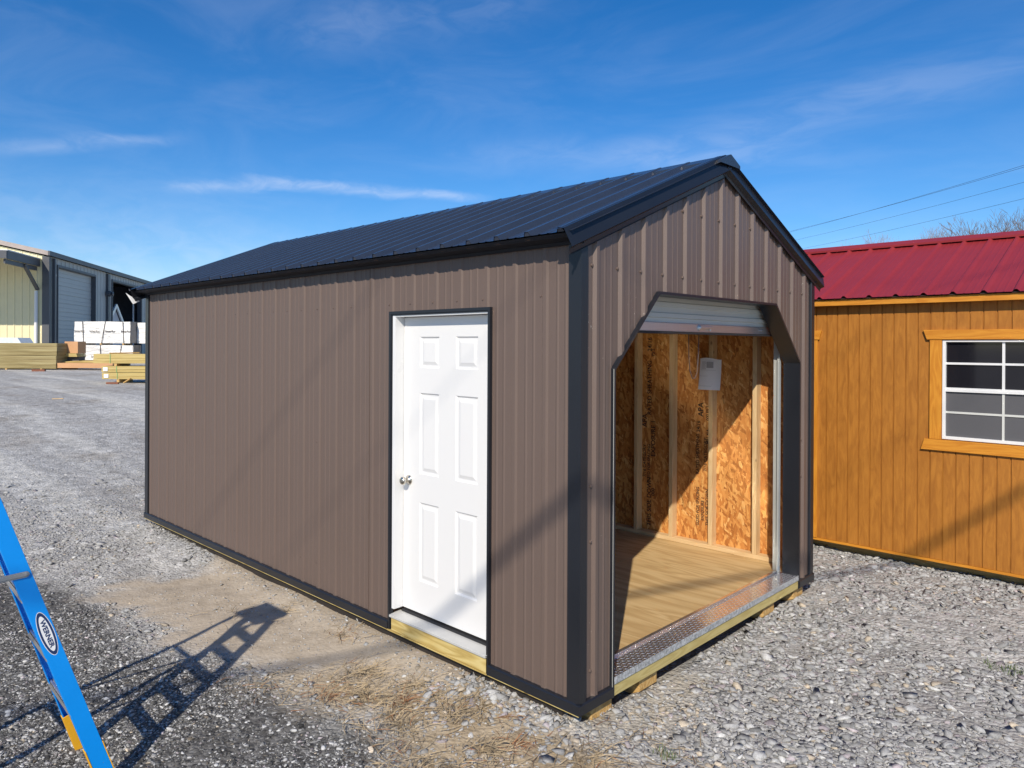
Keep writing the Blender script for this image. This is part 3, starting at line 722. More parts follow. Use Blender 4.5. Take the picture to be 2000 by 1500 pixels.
for s in (0, 1):
    f = (lambda y: y) if s == 0 else (lambda y: Wd - y)
    b = MB(); b.box(-.163, -.150, f(2.796), f(2.812), .107, 1.86); b.box(-.172, -.150, f(2.813), f(2.838), .107, 2.02); b.box(-.21, -.173, f(2.83), f(2.838), .107, 2.02)
    b.build("door_track", M['trackmetal'], shed, bevel=.001)
# roof
def roof_prof(flip):
    return ribs(-.04, Lh + .05, .272, minor=True, h=.025)
for s in (0, 1):
    b = MB(); y0 = -.13 if s == 0 else Wd + .13
    V = Vector((0, (1 if s == 0 else -1), ROOF_M)); Nn = Vector((0, (-ROOF_M if s == 0 else ROOF_M), 1)).normalized()
    ln = Wd / 2 + .13 - .01
    b.sheet((0, y0, 2.555), (-1, 0, 0), V, Nn, roof_prof(0), lambda u: [(const(0), const(ln))])
    for k in range(-1, 27):
        c_ = .272 + k * PIT
        if not -.03 < c_ - .026 and c_ + .026 < Lh + .04: continue
        O_ = Vector((0, y0, 2.555)) + V * .004
        b.add([O_ + Vector((-(c_ + du), 0, 0)) + Nn * hh for du, hh in ((-.026, -.0005), (.026, -.0005), (.012, .0245), (-.012, .0245))], [(0, 1, 2, 3)])
    b.build("roof_panel", M['roof'], shed)
    b = MB(); b.sheet((0, y0 + (.02 if s == 0 else -.02), 2.548), (-1, 0, 0), V, -Nn, [(.0, .012), (Lh, .012)], lambda u: [(const(0), const(ln - .02))]); b.build("roof_lining", M['osb'], shed)
# ridge cap
b = MB(); zr = zroof(Wd / 2) + .021; w = .135
prof = [(0, -w, -w * ROOF_M - .022), (0, -w, -w * ROOF_M - .002), (0, -.012, -.004), (0, 0, 0), (0, .012, -.004), (0, w, -w * ROOF_M - .002), (0, w, -w * ROOF_M - .022)]
b.extrude_profile(prof, (.045, Wd / 2, zr), (-Lh - .09, Wd / 2, zr))
for s, x in ((1, .045), (-1, -Lh - .09)):
    b.add([(x, Wd / 2 + p[1], zr + p[2]) for p in prof], [tuple(range(7))])
b.build("ridge_cap", M['roof'], shed)
# rake trims
for gx_, sx in ((0, 1), (-Lh, -1)):
    for s in (0, 1):
        f = (lambda y: y) if s == 0 else (lambda y: Wd - y)
        a = Vector((gx_, f(-.155), 2.555 - .025 * ROOF_M)); e = Vector((gx_, Wd / 2, zroof(Wd / 2)))
        n = Vector((0, (-ROOF_M if s == 0 else ROOF_M), 1)).normalized()
        prof = [Vector((-sx * .07, 0, 0)) + n * .022, Vector((sx * .012, 0, 0)) + n * .024, Vector((sx * .038, 0, 0)) - n * .078, Vector((sx * .008, 0, 0)) - n * .092, Vector((sx * .004, 0, 0)) - n * .120, Vector((sx * .010, 0, 0)) - n * .121]
        b = MB(); b.extrude_profile(prof, a, e)
        b.build("rake_trim", M['black'], shed)
# eave trims
for s in (0, 1):
    f = (lambda y: y) if s == 0 else (lambda y: Wd - y)
    prof = [(0, 0, 0), (0, f(-.118) - f(-.05), -.022), (0, f(-.10) - f(-.05), -.040), (0, f(-.012) - f(-.05), -.050), (0, f(-.006) - f(-.05), -.066), (0, f(.0) - f(-.05), -.068)]
    b = MB(); b.extrude_profile(prof, (.02, f(-.05), 2.572), (-Lh - .02, f(-.05), 2.572)); b.build("eave_trim", M['eaveblack'], shed)
# white backside of the bent far rake end
b = MB(); b.add([(-Lh - .05, -.155, 2.50), (-Lh - .035, -.05, 2.44), (-Lh - .06, -.115, 2.405), (-Lh - .07, -.19, 2.53)], [(0, 1, 2, 3)]); b.build("trim_flap", M['white'], shed)
# entry door
SL, SR, SZ0, SZ1, SY = -1.617, -.72, .152, 2.150, .080
def panel_door():
    b = MB(); xs = [SL, -1.452, -1.240, -1.088, -.870, SR]; zs = [SZ0, .362, .905, 1.087, 1.645, 1.803, 2.024, SZ1]
    for i in range(5):
        for j in range(7):
            x0, x1, z0, z1 = xs[i], xs[i + 1], zs[j], zs[j + 1]
            if i in (1, 3) and j in (1, 3, 5):
                rg = [(0, 0), (.006, .0), (.016, .010), (.026, .010), (.048, .003), (.050, .003)]
                for (d0, h0), (d1, h1) in zip(rg[:-1], rg[1:]):
                    A = [(x0 + d0, SY + h0, z0 + d0), (x1 - d0, SY + h0, z0 + d0), (x1 - d0, SY + h0, z1 - d0), (x0 + d0, SY + h0, z1 - d0)]
                    B = [(x0 + d1, SY + h1, z0 + d1), (x1 - d1, SY + h1, z0 + d1), (x1 - d1, SY + h1, z1 - d1), (x0 + d1, SY + h1, z1 - d1)]
                    b.add(A + B, [(q, (q + 1) % 4, (q + 1) % 4 + 4, q + 4) for q in range(4)])
                d, h = rg[-1]; b.add([(x0 + d, SY + h, z0 + d), (x1 - d, SY + h, z0 + d), (x1 - d, SY + h, z1 - d), (x0 + d, SY + h, z1 - d)], [(0, 1, 2, 3)])
            else: b.add([(x0, SY, z0), (x1, SY, z0), (x1, SY, z1), (x0, SY, z1)], [(0, 1, 2, 3)])
    b.add([(SL, SY, SZ0), (SL, SY + .04, SZ0), (SL, SY + .04, SZ1), (SL, SY, SZ1)], [(0, 1, 2, 3)])
    b.add([(SL, SY + .04, SZ0), (SR, SY + .04, SZ0), (SR, SY + .04, SZ1), (SL, SY + .04, SZ1)], [(3, 2, 1, 0)])
    b.add([(SL, SY, SZ0), (SR, SY, SZ0), (SR, SY + .04, SZ0), (SL, SY + .04, SZ0)], [(3, 2, 1, 0)])
    return b
ed = panel_door().build("entry_door", M['door'], shed)
b = MB(); b.lathe((-1.556, SY, 1.037), (0, -1, 0), [(0, .033), (.006, .033), (.010, .026), (.014, .013), (.030, .012), (.036, .020), (.048, .0265), (.062, .0265), (.068, .022), (.070, .011), (.0695, 0)], 24); b.build("door_knob", M['nickel'], ed, smooth=True)
b = MB(); b.box(SL - .032, SL - .004, .004, .125, .150, 2.185); b.box(SR + .004, SR + .03, .006, .125, .150, 2.185); b.box(SL - .004, SR + .004, .006, .125, 2.154, 2.185)
b.box(SL - .004, SL + .010, SY + .042, .12, .15, 2.154); b.box(SR - .01, SR + .004, SY + .042, .12, .15, 2.154); b.build("door_frame", M['offwhite'], shed, bevel=.0015)
b = MB(); b.box(SL - .030, SR + .02, -.020, .075, .098, .113); b.prism([(SL - .03, -.02, .1131), (SL - .03, .075, .1131), (SL - .03, .075, .125)], (SR - SL + .056, 0, 0)); b.build("threshold", M['sillmetal'], shed, bevel=.002)
b = MB(); b.box(SL, SR, .066, .125, .1255, .139); b.build("door_sweep", M['rubber'], shed)
b = MB(); b.box(-DXL + .038, -DXR - .0, -.006, .003, .006, .097); b.build("sill_board", M['treated'], shed, bevel=.002)
b = MB(); b.box(-Lh, -.002, -.004, .021, -.0075, -.0015); b.box(-DXL, -DXR, -.014, .0, -.002, .004); b.build("sill_strip", M['treated'], shed)
b = MB(); t = .028
def trim_piece(b, x0, x1, z0, z1): b.box(x0, x1, -.006, .018, z0, z1)
trim_piece(b, -DXL - .004, -DXL + .018, -.004, DZT + .004); trim_piece(b, -DXR - .010, -DXR + .008, -.004, DZT + .004); trim_piece(b, -DXL + .018, -DXR - .010, DZT - .016, DZT + .004)
b.box(-DXL + .0185, -DXL + .0245, -.002, .02, .115, DZT - .0165); b.box(-DXL + .018, -DXR - .010, -.001, .02, DZT - .024, DZT - .0165)
b.build("door_trim", M['black'], shed, bevel=.001)

# paper pinned to a stud
p = thing("paper_sheet", (-.89, 3.02, 1.57), "white printed paper sheet stapled to a stud inside the brown shed", "paper")
b = MB(); b.grid((-.995, 3.022, 1.565), (.215, 0, 0), (0, 0, .285), 10, 12, lambda u, v: (.010 * (v - .5) * (1 if u < .5 else .3), -.004 - .008 * (1 - v) * math.sin(u * 3.1) - .022 * (1 - v) ** 2 - .004 * math.sin(u * 6), .008 * math.sin(u * 5) * (v > .9)))
b.build("sheet", M['paper'], p, smooth=True)
b = MB()
def py(z): v = (z - 1.565) / .285; return 3.022 - .006 - .02 * (1 - v) - .028 * (1 - v) ** 2 - .008
for k in range(9): b.box(-.965, -.93 + .004 * (k % 3), py(1.82 - k * .008) - .0004, py(1.82 - k * .008), 1.80 - k * .008 + .02, 1.803 - k * .008 + .02)
b.box(-.918, -.85, py(1.79) - .0004, py(1.79), 1.765, 1.82); b.box(-.975, -.82, py(1.75) - .001, py(1.75) - .0005, 1.745, 1.747); b.box(-.975, -.90, py(1.69) - .002, py(1.69) - .0015, 1.69, 1.692); b.box(-.98, -.85, py(1.6) - .003, py(1.6) - .0025, 1.60, 1.602)
b.build("print", M['paperink'], p)

# ================================================================== ORANGE SHED
OY = 4.475; OX0, OX1 = -2.6, 3.0; OD = 3.0
os_ = thing("wooden_shed", (.2, 6, 0), "orange stained wooden shed with red metal roof and white window", "shed")
WX0, WX1, WZ0, WZ1 = .646, 1.576, 1.130, 2.031
b = MB(); gp = []
x = -.494 - .104 * 20; br = [WX0, WX1]
u = OX0; pts = [(OX0, 0), (OX1, 0)]
while x < OX1 - .02:
    if x > OX0 + .02: pts += [(x - .0055, 0), (x - .0045, -.010), (x + .0045, -.010), (x + .0055, 0)]
    x += .104
pts += [(e, 0) for e in br]; pts = sorted(pts)
b.sheet((0, OY, 0), (1, 0, 0), (0, 0, 1), (0, -1, 0), pts, lambda u: [(const(.02), const(WZ0)), (const(WZ1), const(2.46))] if WX0 < u < WX1 else [(const(.02), const(2.46))])
b.build("siding", M['orange'], os_)
b = MB(); b.box(OX0, OX0 + .02, OY + .001, OY + OD, .02, 2.46); b.box(OX1 - .02, OX1, OY + .001, OY + OD, .02, 2.46); b.box(OX0 + .021, OX1 - .021, OY + OD - .02, OY + OD, .02, 2.46)
for xx in (OX0, OX1 - .02): b.prism([(xx, OY + .001, 2.461), (xx, OY + OD, 2.461), (xx, OY + OD / 2, 2.461 + .40 * OD / 2)], (.02, 0, 0))
b.build("siding", M['orange'], os_)
b = MB(); b.box(OX0, OX1, OY - .012, OY + .01, -.004, .018); b.build("base_trim", M['orangetrim'], os_)
b = MB(); b.box(OX0, OX1, OY - .100, OY - .078, 2.371, 2.430); b.build("fascia", M['orangetrim'], os_, bevel=.002)
M['brownsoffit'] = painted('brown_soffit', (.12, .085, .075), .7, .1)
b = MB(); b.box(OX0, OX1, OY - .0775, OY - .001, 2.40, 2.412); b.build("soffit", M['orangetrim'], os_)
for y0 in (OY + .15, OY + 1.4, OY + 2.6):
    b = MB(); b.box(OX0 + .05, OX1 - .05, y0, y0 + .15, -.14, -.006); b.build("skid", M['skid'], os_)
om = .42
for s in (0, 1):
    y0 = OY - .13 if s == 0 else OY + OD + .13; ln = OD / 2 + .13 - .008
    V = Vector((0, 1 if s == 0 else -1, om)); Nn = Vector((0, -om if s == 0 else om, 1)).normalized()
    b = MB(); b.sheet((0, y0, 2.440), (1, 0, 0), V, Nn, ribs(OX0 - .08, OX1 + .08, -.415, .2335, h=.022, wb=.058, wt=.018, hm=.002), lambda u: [(const(0), const(ln))]); b.build("roof_panel", M['redroof'], os_)
    b = MB(); b.sheet((0, y0 + (.008 if s == 0 else -.008), 2.437), (1, 0, 0), V, -Nn, [(OX0, .004), (OX1, .004)], lambda u: [(const(0), const(ln - .02))]); b.build("roof_lining", M['brownsoffit'], os_)
zr = 2.440 + (OD / 2 + .13) * om + .046; w = .125
prof = [(0, -w, -w * om - .024), (0, -w - .003, -w * om - .002), (0, -.012, -.003), (0, 0, 0), (0, .012, -.003), (0, w, -w * om - .002), (0, w, -w * om - .024)]
b = MB(); b.extrude_profile(prof, (OX0 - .1, OY + OD / 2, zr), (OX1 + .1, OY + OD / 2, zr)); b.build("ridge_cap", M['redroof'], os_)
def shed_window(x0, x1, full=True):
    cx = (x0 + x1) / 2; Yf = OY - .012; t = .026
    f = MB(); f.box(x0, x0 + t, Yf, OY + .03, WZ0, WZ1); f.box(x1 - t, x1, Yf, OY + .03, WZ0, WZ1); f.box(x0 + t, x1 - t, Yf, OY + .03, WZ1 - t * .7, WZ1); f.box(x0 + t, x1 - t, Yf, OY + .03, WZ0, WZ0 + t * 1.05)
    w_ = f.build("window", M['offwhite'], os_, bevel=.002)
    b = MB(); b.box(x0 + t, x1 - t, OY + .022, OY + .026, 1.585, WZ1 - t * .7); b.build("pane", M['glass'], w_)
    b = MB(); b.box(x0 + t, x1 - t, OY + .012, OY + .016, WZ0 + t, 1.565); b.build("insect_screen", M['screen'], w_)
    b = MB(); b.box(x0 + t, x1 - t, Yf + .004, OY + .018, 1.563, 1.581); b.box(x0 + t, x1 - t, Yf + .010, OY + .021, 1.5815, 1.600)
    b.box(cx - .010, cx + .010, OY + .005, OY + .021, 1.60, WZ1 - t * .7); b.box(x0 + t, cx - .0101, OY + .0055, OY + .021, 1.809, 1.828); b.box(cx + .0101, x1 - t, OY + .0055, OY + .021, 1.809, 1.828)
    b.build("muntin", M['offwhite'], w_)
    b = MB(); b.box(cx - .009, cx + .009, OY + .004, OY + .0115, WZ0 + t, 1.563); b.box(x0 + t, cx - .0091, OY + .0042, OY + .0115, 1.366, 1.384); b.box(cx + .0091, x1 - t, OY + .0042, OY + .0115, 1.366, 1.384)
    b.build("muntin", M['screenbar'], w_)
    for xa in (x0 - .102, x1 + .004):
        b = MB(); b.box(xa, xa + .098, OY - .020, OY - .0005, WZ0 - .006, WZ1 + .004); b.build("casing", M['orangetrimz'], w_, bevel=.002)
    b = MB(); b.prism([(x0 - .125, OY - .028, WZ1 + .005), (x1 + .125, OY - .028, WZ1 + .005), (x1 + .155, OY - .028, WZ1 + .093), (x0 - .155, OY - .028, WZ1 + .093)], (0, .0275, 0)); b.build("head_trim", M['orangetrim'], w_, bevel=.002)
    b = MB(); b.prism([(x0 - .171, OY - .028, WZ0 - .107), (x1 + .171, OY - .028, WZ0 - .107), (x1 + .141, OY - .028, WZ0 - .008), (x0 - .141, OY - .028, WZ0 - .008)], (0, .0275, 0)); b.build("sill_trim", M['orangetrim'], w_, bevel=.002)
M['screenbar'] = painted('screened_bar', (.55, .56, .53), .5, .02)
shed_window(WX0, WX1); dr = MB(); dr.box(-1.52, -.576, OY - .012, OY - .001, .03, 2.03); dr = dr.build("door", M['orange'], os_)
b = MB(); b.box(-.572, -.474, OY - .020, OY - .0005, .02, 2.034); b.build("casing", M['orangetrimz'], dr, bevel=.002)
b = MB(); b.box(-1.622, -1.524, OY - .020, OY - .0005, .02, 2.034); b.build("casing", M['orangetrimz'], dr, bevel=.002)
b = MB(); b.prism([(-1.64, OY - .028, 2.036), (-.457, OY - .028, 2.036), (-.434, OY - .028, 2.128), (-1.67, OY - .028, 2.128)], (0, .0275, 0)); b.build("head_trim", M['orangetrim'], dr, bevel=.002)

# ================================================================== STEP LADDER
lad = thing("step_ladder", (-1.45, -2.3, -.1), "blue fibreglass stepladder standing open on the gravel at the photo's left edge", "ladder")
Fn = Vector((-1.29, -1.839, -.1)); Tn = Vector((-1.318, -2.467, 1.80)); Ff = Vector((-1.768, -1.822, -.1)); Tf = Vector((-1.600, -2.448, 1.80))
def channel(b, a, e, width, depth, inward, back, th=.004, mi=0):
    """C channel: web at a-e (front edge on the line), web runs 'back', flanges run 'inward'"""
    a, e = Vector(a), Vector(e); t = (e - a).normalized()
    bk = Vector(back); bk = (bk - t * bk.dot(t)).normalized(); iw = Vector(inward); iw = (iw - t * iw.dot(t) - bk * iw.dot(bk)).normalized()
    mid = (a + e) / 2; hl = (e - a) / 2
    b.obox(mid + bk * width / 2 + iw * th / 2, hl, bk * width / 2, iw * th / 2, mi)
    for q in (th / 2, width - th / 2): b.obox(mid + bk * q + iw * (th + depth / 2), hl, bk * th / 2, iw * depth / 2, mi)
    return bk, iw, t
ry = (0, -1, 0)
b = MB(); bkN, iwN, tN = channel(b, Fn, Tn, .071, .030, (-1, 0, 0), ry); nr = b.build("front_rail", M['blue'], lad, bevel=.0015)
b = MB(); bkF, iwF, tF = channel(b, Ff, Tf, .071, .030, (1, 0, 0), ry); fr = b.build("front_rail", M['blue'], lad, bevel=.0015)
# maker's sticker on the near rail
def on_rail(u, v, h): return Fn + tN * u + bkN * v - iwN * h     # u up the rail, v from the front edge
uc = ((Fn + tN * 0).z); kz = lambda z: (z + .1) / tN.z
c_u, c_v = (kz(.785) + kz(.592)) / 2, .034
b = MB()
def ell(a_, b_, h, mi, tilt=.0):
    n = 40; P = [on_rail(c_u + a_ * math.cos(q), c_v + b_ * math.sin(q) + tilt * a_ * math.cos(q), h) for q in (2 * math.pi * i / n for i in range(n))]; b.add(P, [tuple(range(n))], mi)
ell(.108, .0285, .0006, 0); ell(.105, .0260, .0010, 1); ell(.087, .0180, .0014, 0)
b.text("WERNER", on_rail(c_u, c_v, .0022), -tN, -bkN, .0255, 1, bold=.032, sx=1.30)
b.build("sticker", [M['sticker'], M['navy']], nr)
for z0 in (.30, .58, .86, 1.14, 1.42):
    k1 = kz(z0); A = Fn + tN * k1; B = Ff + tF * ((z0 + .1) / tF.z)
    b = MB(); b.obox((A + B) / 2 + Vector((0, -.037, -.004)), (A - B) / 2 * .99, (0, .033, 0), (0, 0, .003)); 
    for q in range(5): b.obox((A + B) / 2 + Vector((0, -.010 - q * .0135, .0015)), (A - B) / 2 * .985, (0, .0035, 0), (0, 0, .0026))
    b.obox((A + B) / 2 + Vector((0, -.006, -.018)), (A - B) / 2 * .985, (0, .002, 0), (0, 0, .016)); b.obox((A + B) / 2 + Vector((0, -.068, -.014)), (A - B) / 2 * .985, (0, .002, 0), (0, 0, .013))
    b.build("step", M['alu'], lad)
RN0, RN1, RF0, RF1 = Vector((-1.325, -2.66, 1.78)), Vector((-1.42, -2.95, -.1)), Vector((-1.590, -2.655, 1.78)), Vector((-1.93, -2.95, -.1))
for a, e, iw in ((RN1, RN0, (-1, 0, 0)), (RF1, RF0, (1, 0, 0))):
    b = MB(); channel(b, a, e, .045, .022, iw, (0, -1, 0)); b.build("rear_rail", M['blue'], lad)
for k in (.12, .45, .78):
    b = MB(); b.beam(RN1.lerp(RN0, k) + Vector((0, -.02, 0)), RF1.lerp(RF0, k) + Vector((0, -.02, 0)), .03, .012, (0, 0, 1)); b.build("rear_brace", M['alu'], lad)
b = MB(); b.box(-1.625, -1.290, -2.68, -2.435, 1.795, 1.845); b.box(-1.60, -1.315, -2.66, -2.45, 1.845, 1.852); b.build("top_cap", M['blue'], lad, bevel=.008)
for rail_t, rail_f, rail_b, A, B in ((tN, Fn, bkN, Fn, iwN), (tF, Ff, bkF, Ff, iwF)):
    b = MB(); b.obox(A + rail_t * .115 + rail_b * .0355 + B * .0345, rail_t * .115, rail_b * .0375, B * .002); 
    b.obox(A + rail_t * .115 - rail_b * .0025 + B * .017, rail_t * .115, rail_b * .002, B * .0195); b.obox(A + rail_t * .115 + rail_b * .0735 + B * .017, rail_t * .115, rail_b * .002, B * .0195)
    b.obox(A + rail_t * .008 + rail_b * .0355 + B * .017, rail_t * .008, rail_b * .040, B * .022); b.build("foot", M['yellow'], lad, bevel=.002)
for side, piv, rr0, rr1, iw in ((0, on_rail(kz(.966), .022, .006), RN1, RN0, iwN), ):
    rear = Vector((piv.x - .02, -2.86, .93))
    b = MB(); b.beam(piv, rear, .026, .004, (0, 0, 1)); b.beam(piv - iwN * .003, rear - iwN * .003, .014, .004, (0, 0, 1)); b.lathe(piv + iwN * .002, -iwN, [(0, .013), (.004, .013), (.0045, .008), (.007, .007), (.008, 0)], 16)
    b.build("spreader", M['greysteel'], lad, bevel=.001)
pf = Ff + tF * ((.957 + .1) / tF.z) + bkF * .055 - iwF * .006
b = MB(); b.beam(pf, (pf.x, -2.86, .93), .026, .004, (0, 0, 1)); b.build("spreader", M['greysteel'], lad)

# ================================================================== WAREHOUSE
K = Vector((-55.41, 10.70, .45)); ew = Vector((-.829, .559, 0)); eb = Vector((-.559, -.829, 0)); nw = Vector((.559, .829, 0)); nb = Vector((.829, -.559, 0)); UZ = Vector((0, 0, 1))
wh = thing("warehouse", K, "large metal warehouse with cream end wall and grey side with tall overhead doors", "building")
GL, EZ = 34.0, 8.0
def gw_ribs(u0, u1, extra): return ribs(u0, u1, .25, .75, h=.05, wb=.24, wt=.10, minor=False, extra=extra)
d1 = (1.75, 9.25, 7.40); d2 = (13.55, 22.2, 7.40)
def side_sp(u):
    if d1[0] < u < d1[1] or d2[0] < u < d2[1]: return [(const(7.40 - .45), const(EZ - .45))]
    return [(const(-.3), const(EZ - .45))]
b = MB(); b.sheet(K, ew, UZ, nw, gw_ribs(0, GL, (d1[0], d1[1], d2[0], d2[1])), side_sp); b.build("side_wall", M['greywall'], wh)
def rake(u): return EZ - .50 + .22 * min(u, 30 - u)
b = MB(); b.sheet(K, eb, UZ, nb, ribs(0, 30, .18, .46, h=.035, wb=.12, wt=.05, minor=False, extra=(15,)), lambda u: [(const(-.3), rake)]); b.build("end_wall", M['cream'], wh)
b = MB(); b.sheet(K + ew * GL, eb, UZ, -nb, [(0, 0), (15, 0), (30, 0)], lambda u: [(const(-.3), rake)]); b.sheet(K + eb * 30, ew, UZ, -nw, [(0, 0), (GL, 0)], lambda u: [(const(-.3), const(EZ - .45))]); b.build("rear_wall", M['greywall'], wh)
for s in (0, 1):
    O = K + UZ * (EZ - .40) + nw * .25 if s == 0 else K + eb * 30 + UZ * (EZ - .40) - nw * .25
    V = (eb * 1.0 + UZ * .22) if s == 0 else (-eb + UZ * .22)
    b = MB(); b.sheet(O - ew * .2, ew, V, UZ, [(0, 0), (GL + .4, 0)], lambda u: [(const(0), const(15.25))]); b.build("roof", M['charcoal'], wh)
b = MB(); b.beam(K + UZ * (EZ - .29) + nw * .22 - ew * .3, K + UZ * (EZ - .29) + nw * .22 + ew * (GL + .3), .32, .12, UZ); b.build("gutter", M['charcoal'], wh)
b = MB(); b.beam(K + UZ * (EZ - .30) + nb * .14 - eb * .2, K + UZ * (EZ - .30 + .22 * 15) + nb * .14 + eb * 15, .30, .18, UZ); b.build("rake_trim", M['taupe'], wh)
b = MB(); b.obox(K + UZ * 3.6 + nb * .03 + eb * .06, UZ * 3.9, eb * .22, nb * .05); b.obox(K + UZ * 3.6 + nw * .05 + ew * .15, UZ * 3.9, ew * .16, nw * .06); b.build("corner_trim", M['charcoal'], wh)
b = MB(); b.obox(K + UZ * 3.7 + nw * .16 + ew * .75, UZ * 3.75, ew * .09, nw * .09); b.build("downspout", M['charcoal'], wh); b = MB(); b.obox(K + UZ * 3.7 + nw * .1 + ew * 12.3, UZ * 3.75, ew * .28, nw * .09); b.build("downspout", M['charcoal'], wh)
def od_frame(d):
    b = MB(); h = 7.40 - .45
    b.obox(K + ew * (d[0] - .06) + UZ * h / 2, UZ * h / 2, ew * .06, nw * .09); b.obox(K + ew * (d[1] + .06) + UZ * h / 2, UZ * h / 2, ew * .06, nw * .09); b.obox(K + ew * (d[0] + d[1]) / 2 + UZ * (h + .08), ew * (d[1] - d[0] + .24) / 2, UZ * .08, nw * .09)
    b.obox(K + ew * (d[1] - .02) + UZ * h / 2 - nw * .15, UZ * h / 2, ew * .02, nw * .15); b.obox(K + ew * (d[0] + .02) + UZ * h / 2 - nw * .15, UZ * h / 2, ew * .02, nw * .15); b.obox(K + ew * (d[0] + d[1]) / 2 + UZ * (h - .02) - nw * .15, ew * (d[1] - d[0]) / 2, UZ * .02, nw * .15)
    b.build("door_surround", M['charcoal'], wh)
od_frame(d1); od_frame(d2)
b = MB(); h = 7.40 - .45; n = 11; prof = []
for i in range(n):
    z0 = i * h / n; prof += [(z0 + .0, -.03), (z0 + .03, -.03), (z0 + .05, 0), (z0 + h / n * .5 - .02, 0), (z0 + h / n * .5, -.015), (z0 + h / n * .5 + .02, 0), (z0 + h / n - .02, 0)]
b.sheet(K - nw * .24, UZ, ew, nw, prof, lambda u: [(const(d1[0]), const(d1[1]))]); b.build("overhead_door", M['bluegrey'], wh)
b = MB(); c = K + ew * 18 - nw * 9
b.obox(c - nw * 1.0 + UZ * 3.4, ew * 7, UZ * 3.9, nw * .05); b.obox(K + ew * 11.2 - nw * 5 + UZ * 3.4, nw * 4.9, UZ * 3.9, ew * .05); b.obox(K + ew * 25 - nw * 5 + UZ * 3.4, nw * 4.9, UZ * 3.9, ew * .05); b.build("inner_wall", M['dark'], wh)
b = MB(); b.lathe(K + ew * 11.9 + nw * .15 + UZ * 5.75, nw, [(0, .25), (.25, .25), (.3, .12), (.45, .2), (.5, 0)], 12); b.build("wall_lamp", M['charcoal'], wh)
b = MB(); b.lathe(K + ew * 1.15 + nw * .05 + UZ * 6.3, nw, [(0, .07), (.1, .07), (.12, 0)], 10); b.build("alarm_bell", M['offwhite'], wh)
# lean-to canopy on the cream end wall
CA = 7.36 - .45
b = MB(); b.obox(K + eb * 5.5 + nb * 2.5 + UZ * (CA + .40), eb * 5.15, nb * 2.45, UZ * .03); b.build("canopy_roof", M['offwhite'], wh)
b = MB(); b.obox(K + eb * 5.5 + nb * 4.95 + UZ * (CA + .12), eb * 5.1, nb * .06, UZ * .25); b.obox(K + eb * .45 + nb * 2.5 + UZ * (CA + .12), eb * .06, nb * 2.4, UZ * .25); b.obox(K + eb * .6 + nb * 2.5 + UZ * (CA - .28), eb * .05, nb * 2.3, UZ * .14); b.build("canopy_beam", M['charcoal'], wh)
b = MB(); b.beam(K + eb * .55 + nb * .1 + UZ * 5.2, K + eb * .55 + nb * 2.2 + UZ * (CA - .2), .22, .12, eb); b.build("canopy_brace", M['charcoal'], wh)
b = MB(); b.tube([K + eb * .62 + nb * .16 + UZ * 5.1, K + eb * .62 + nb * .16 - UZ * .2], .11, 8); b.build("drain_pipe", M['offwhite'], wh)
# small gabled shed stored inside the second doorway
gs = thing("stored_shed", K + ew * 15 - nw * 3, "small gabled shed with pale trim standing inside the dark warehouse doorway", "shed")
c = K + ew * 15.25 - nw * .30; b = MB()
hw = 2.4; ez = 2.85; pk = 4.75
b.prism([c - ew * hw - UZ * .2, c + ew * hw - UZ * .2, c + ew * hw + UZ * ez, c + UZ * pk, c - ew * hw + UZ * ez], -nw * 4); b.build("wall", painted('grey_shed_wall', (.62, .60, .60), .6, .03), gs)
b = MB()
for s in (-1, 1): b.beam(c + nw * .15 + UZ * (pk + .18), c + nw * .15 + ew * s * (hw + .5) + UZ * (ez - .18), .30, .12, UZ)
b.build("rake_board", M['offwhite'], gs)
b = MB(); b.beam(K + ew * 21.2 - nw * .4, K + ew * 21.2 - nw * .4 + UZ * 6.9, .10, .10, ew); b.build("door_guide", M['offwhite'], wh)

# ================================================================== LUMBER YARD
rt = Vector((.7198, .6941, 0)); fw = Vector((-.694, .72, 0))
def bundle(name, O, w, h, dep, mat, label, cat, group=None, bow=0.0, parent=None, straps=(), strapmat=None, extra=None):
    """block with front-left-bottom corner O, width along rt, depth along fw"""
    O = Vector(O); root = thing(name, O + rt * w / 2, label, cat, group)
    b = MB(); n = 10
    b.grid(O, rt * w, UZ * h, n, 6, lambda u, v: -fw * bow * math.sin(u * 7 + v * 5)); 
    b.grid(O + rt * w, fw * dep, UZ * h, 4, 6, lambda u, v: rt * (bow * math.sin(v * 6)), 1 if mat is M['wrap'] else 0)
    b.add([O + UZ * h, O + rt * w + UZ * h, O + rt * w + fw * dep + UZ * h, O + fw * dep + UZ * h], [(0, 1, 2, 3)])
    b.add([O, O + fw * dep, O + fw * dep + UZ * h, O + UZ * h], [(0, 3, 2, 1)]); b.add([O + fw * dep, O + fw * dep + rt * w, O + fw * dep + rt * w + UZ * h, O + fw * dep + UZ * h], [(0, 3, 2, 1)])
    b.build("stack", [mat, M['wrapend']] if mat is M['wrap'] else mat, root)
    for a, c in straps:
        b = MB(); b.beam(O + rt * a * w - fw * (.012 + bow), O + rt * c * w - fw * (.012 + bow) + UZ * h, .035, .012, rt); b.build("strap", strapmat or M['ink'], root)
    return root
def blocks(root, O, w, dep, fr, h=.09):
    for f in fr:
        b = MB(); b.obox(Vector(O) + rt * f * w + fw * dep / 2 - UZ * (h / 2 + .002), rt * .05, fw * dep / 2, UZ * h / 2); b.build("bearer", M['skid'], root)
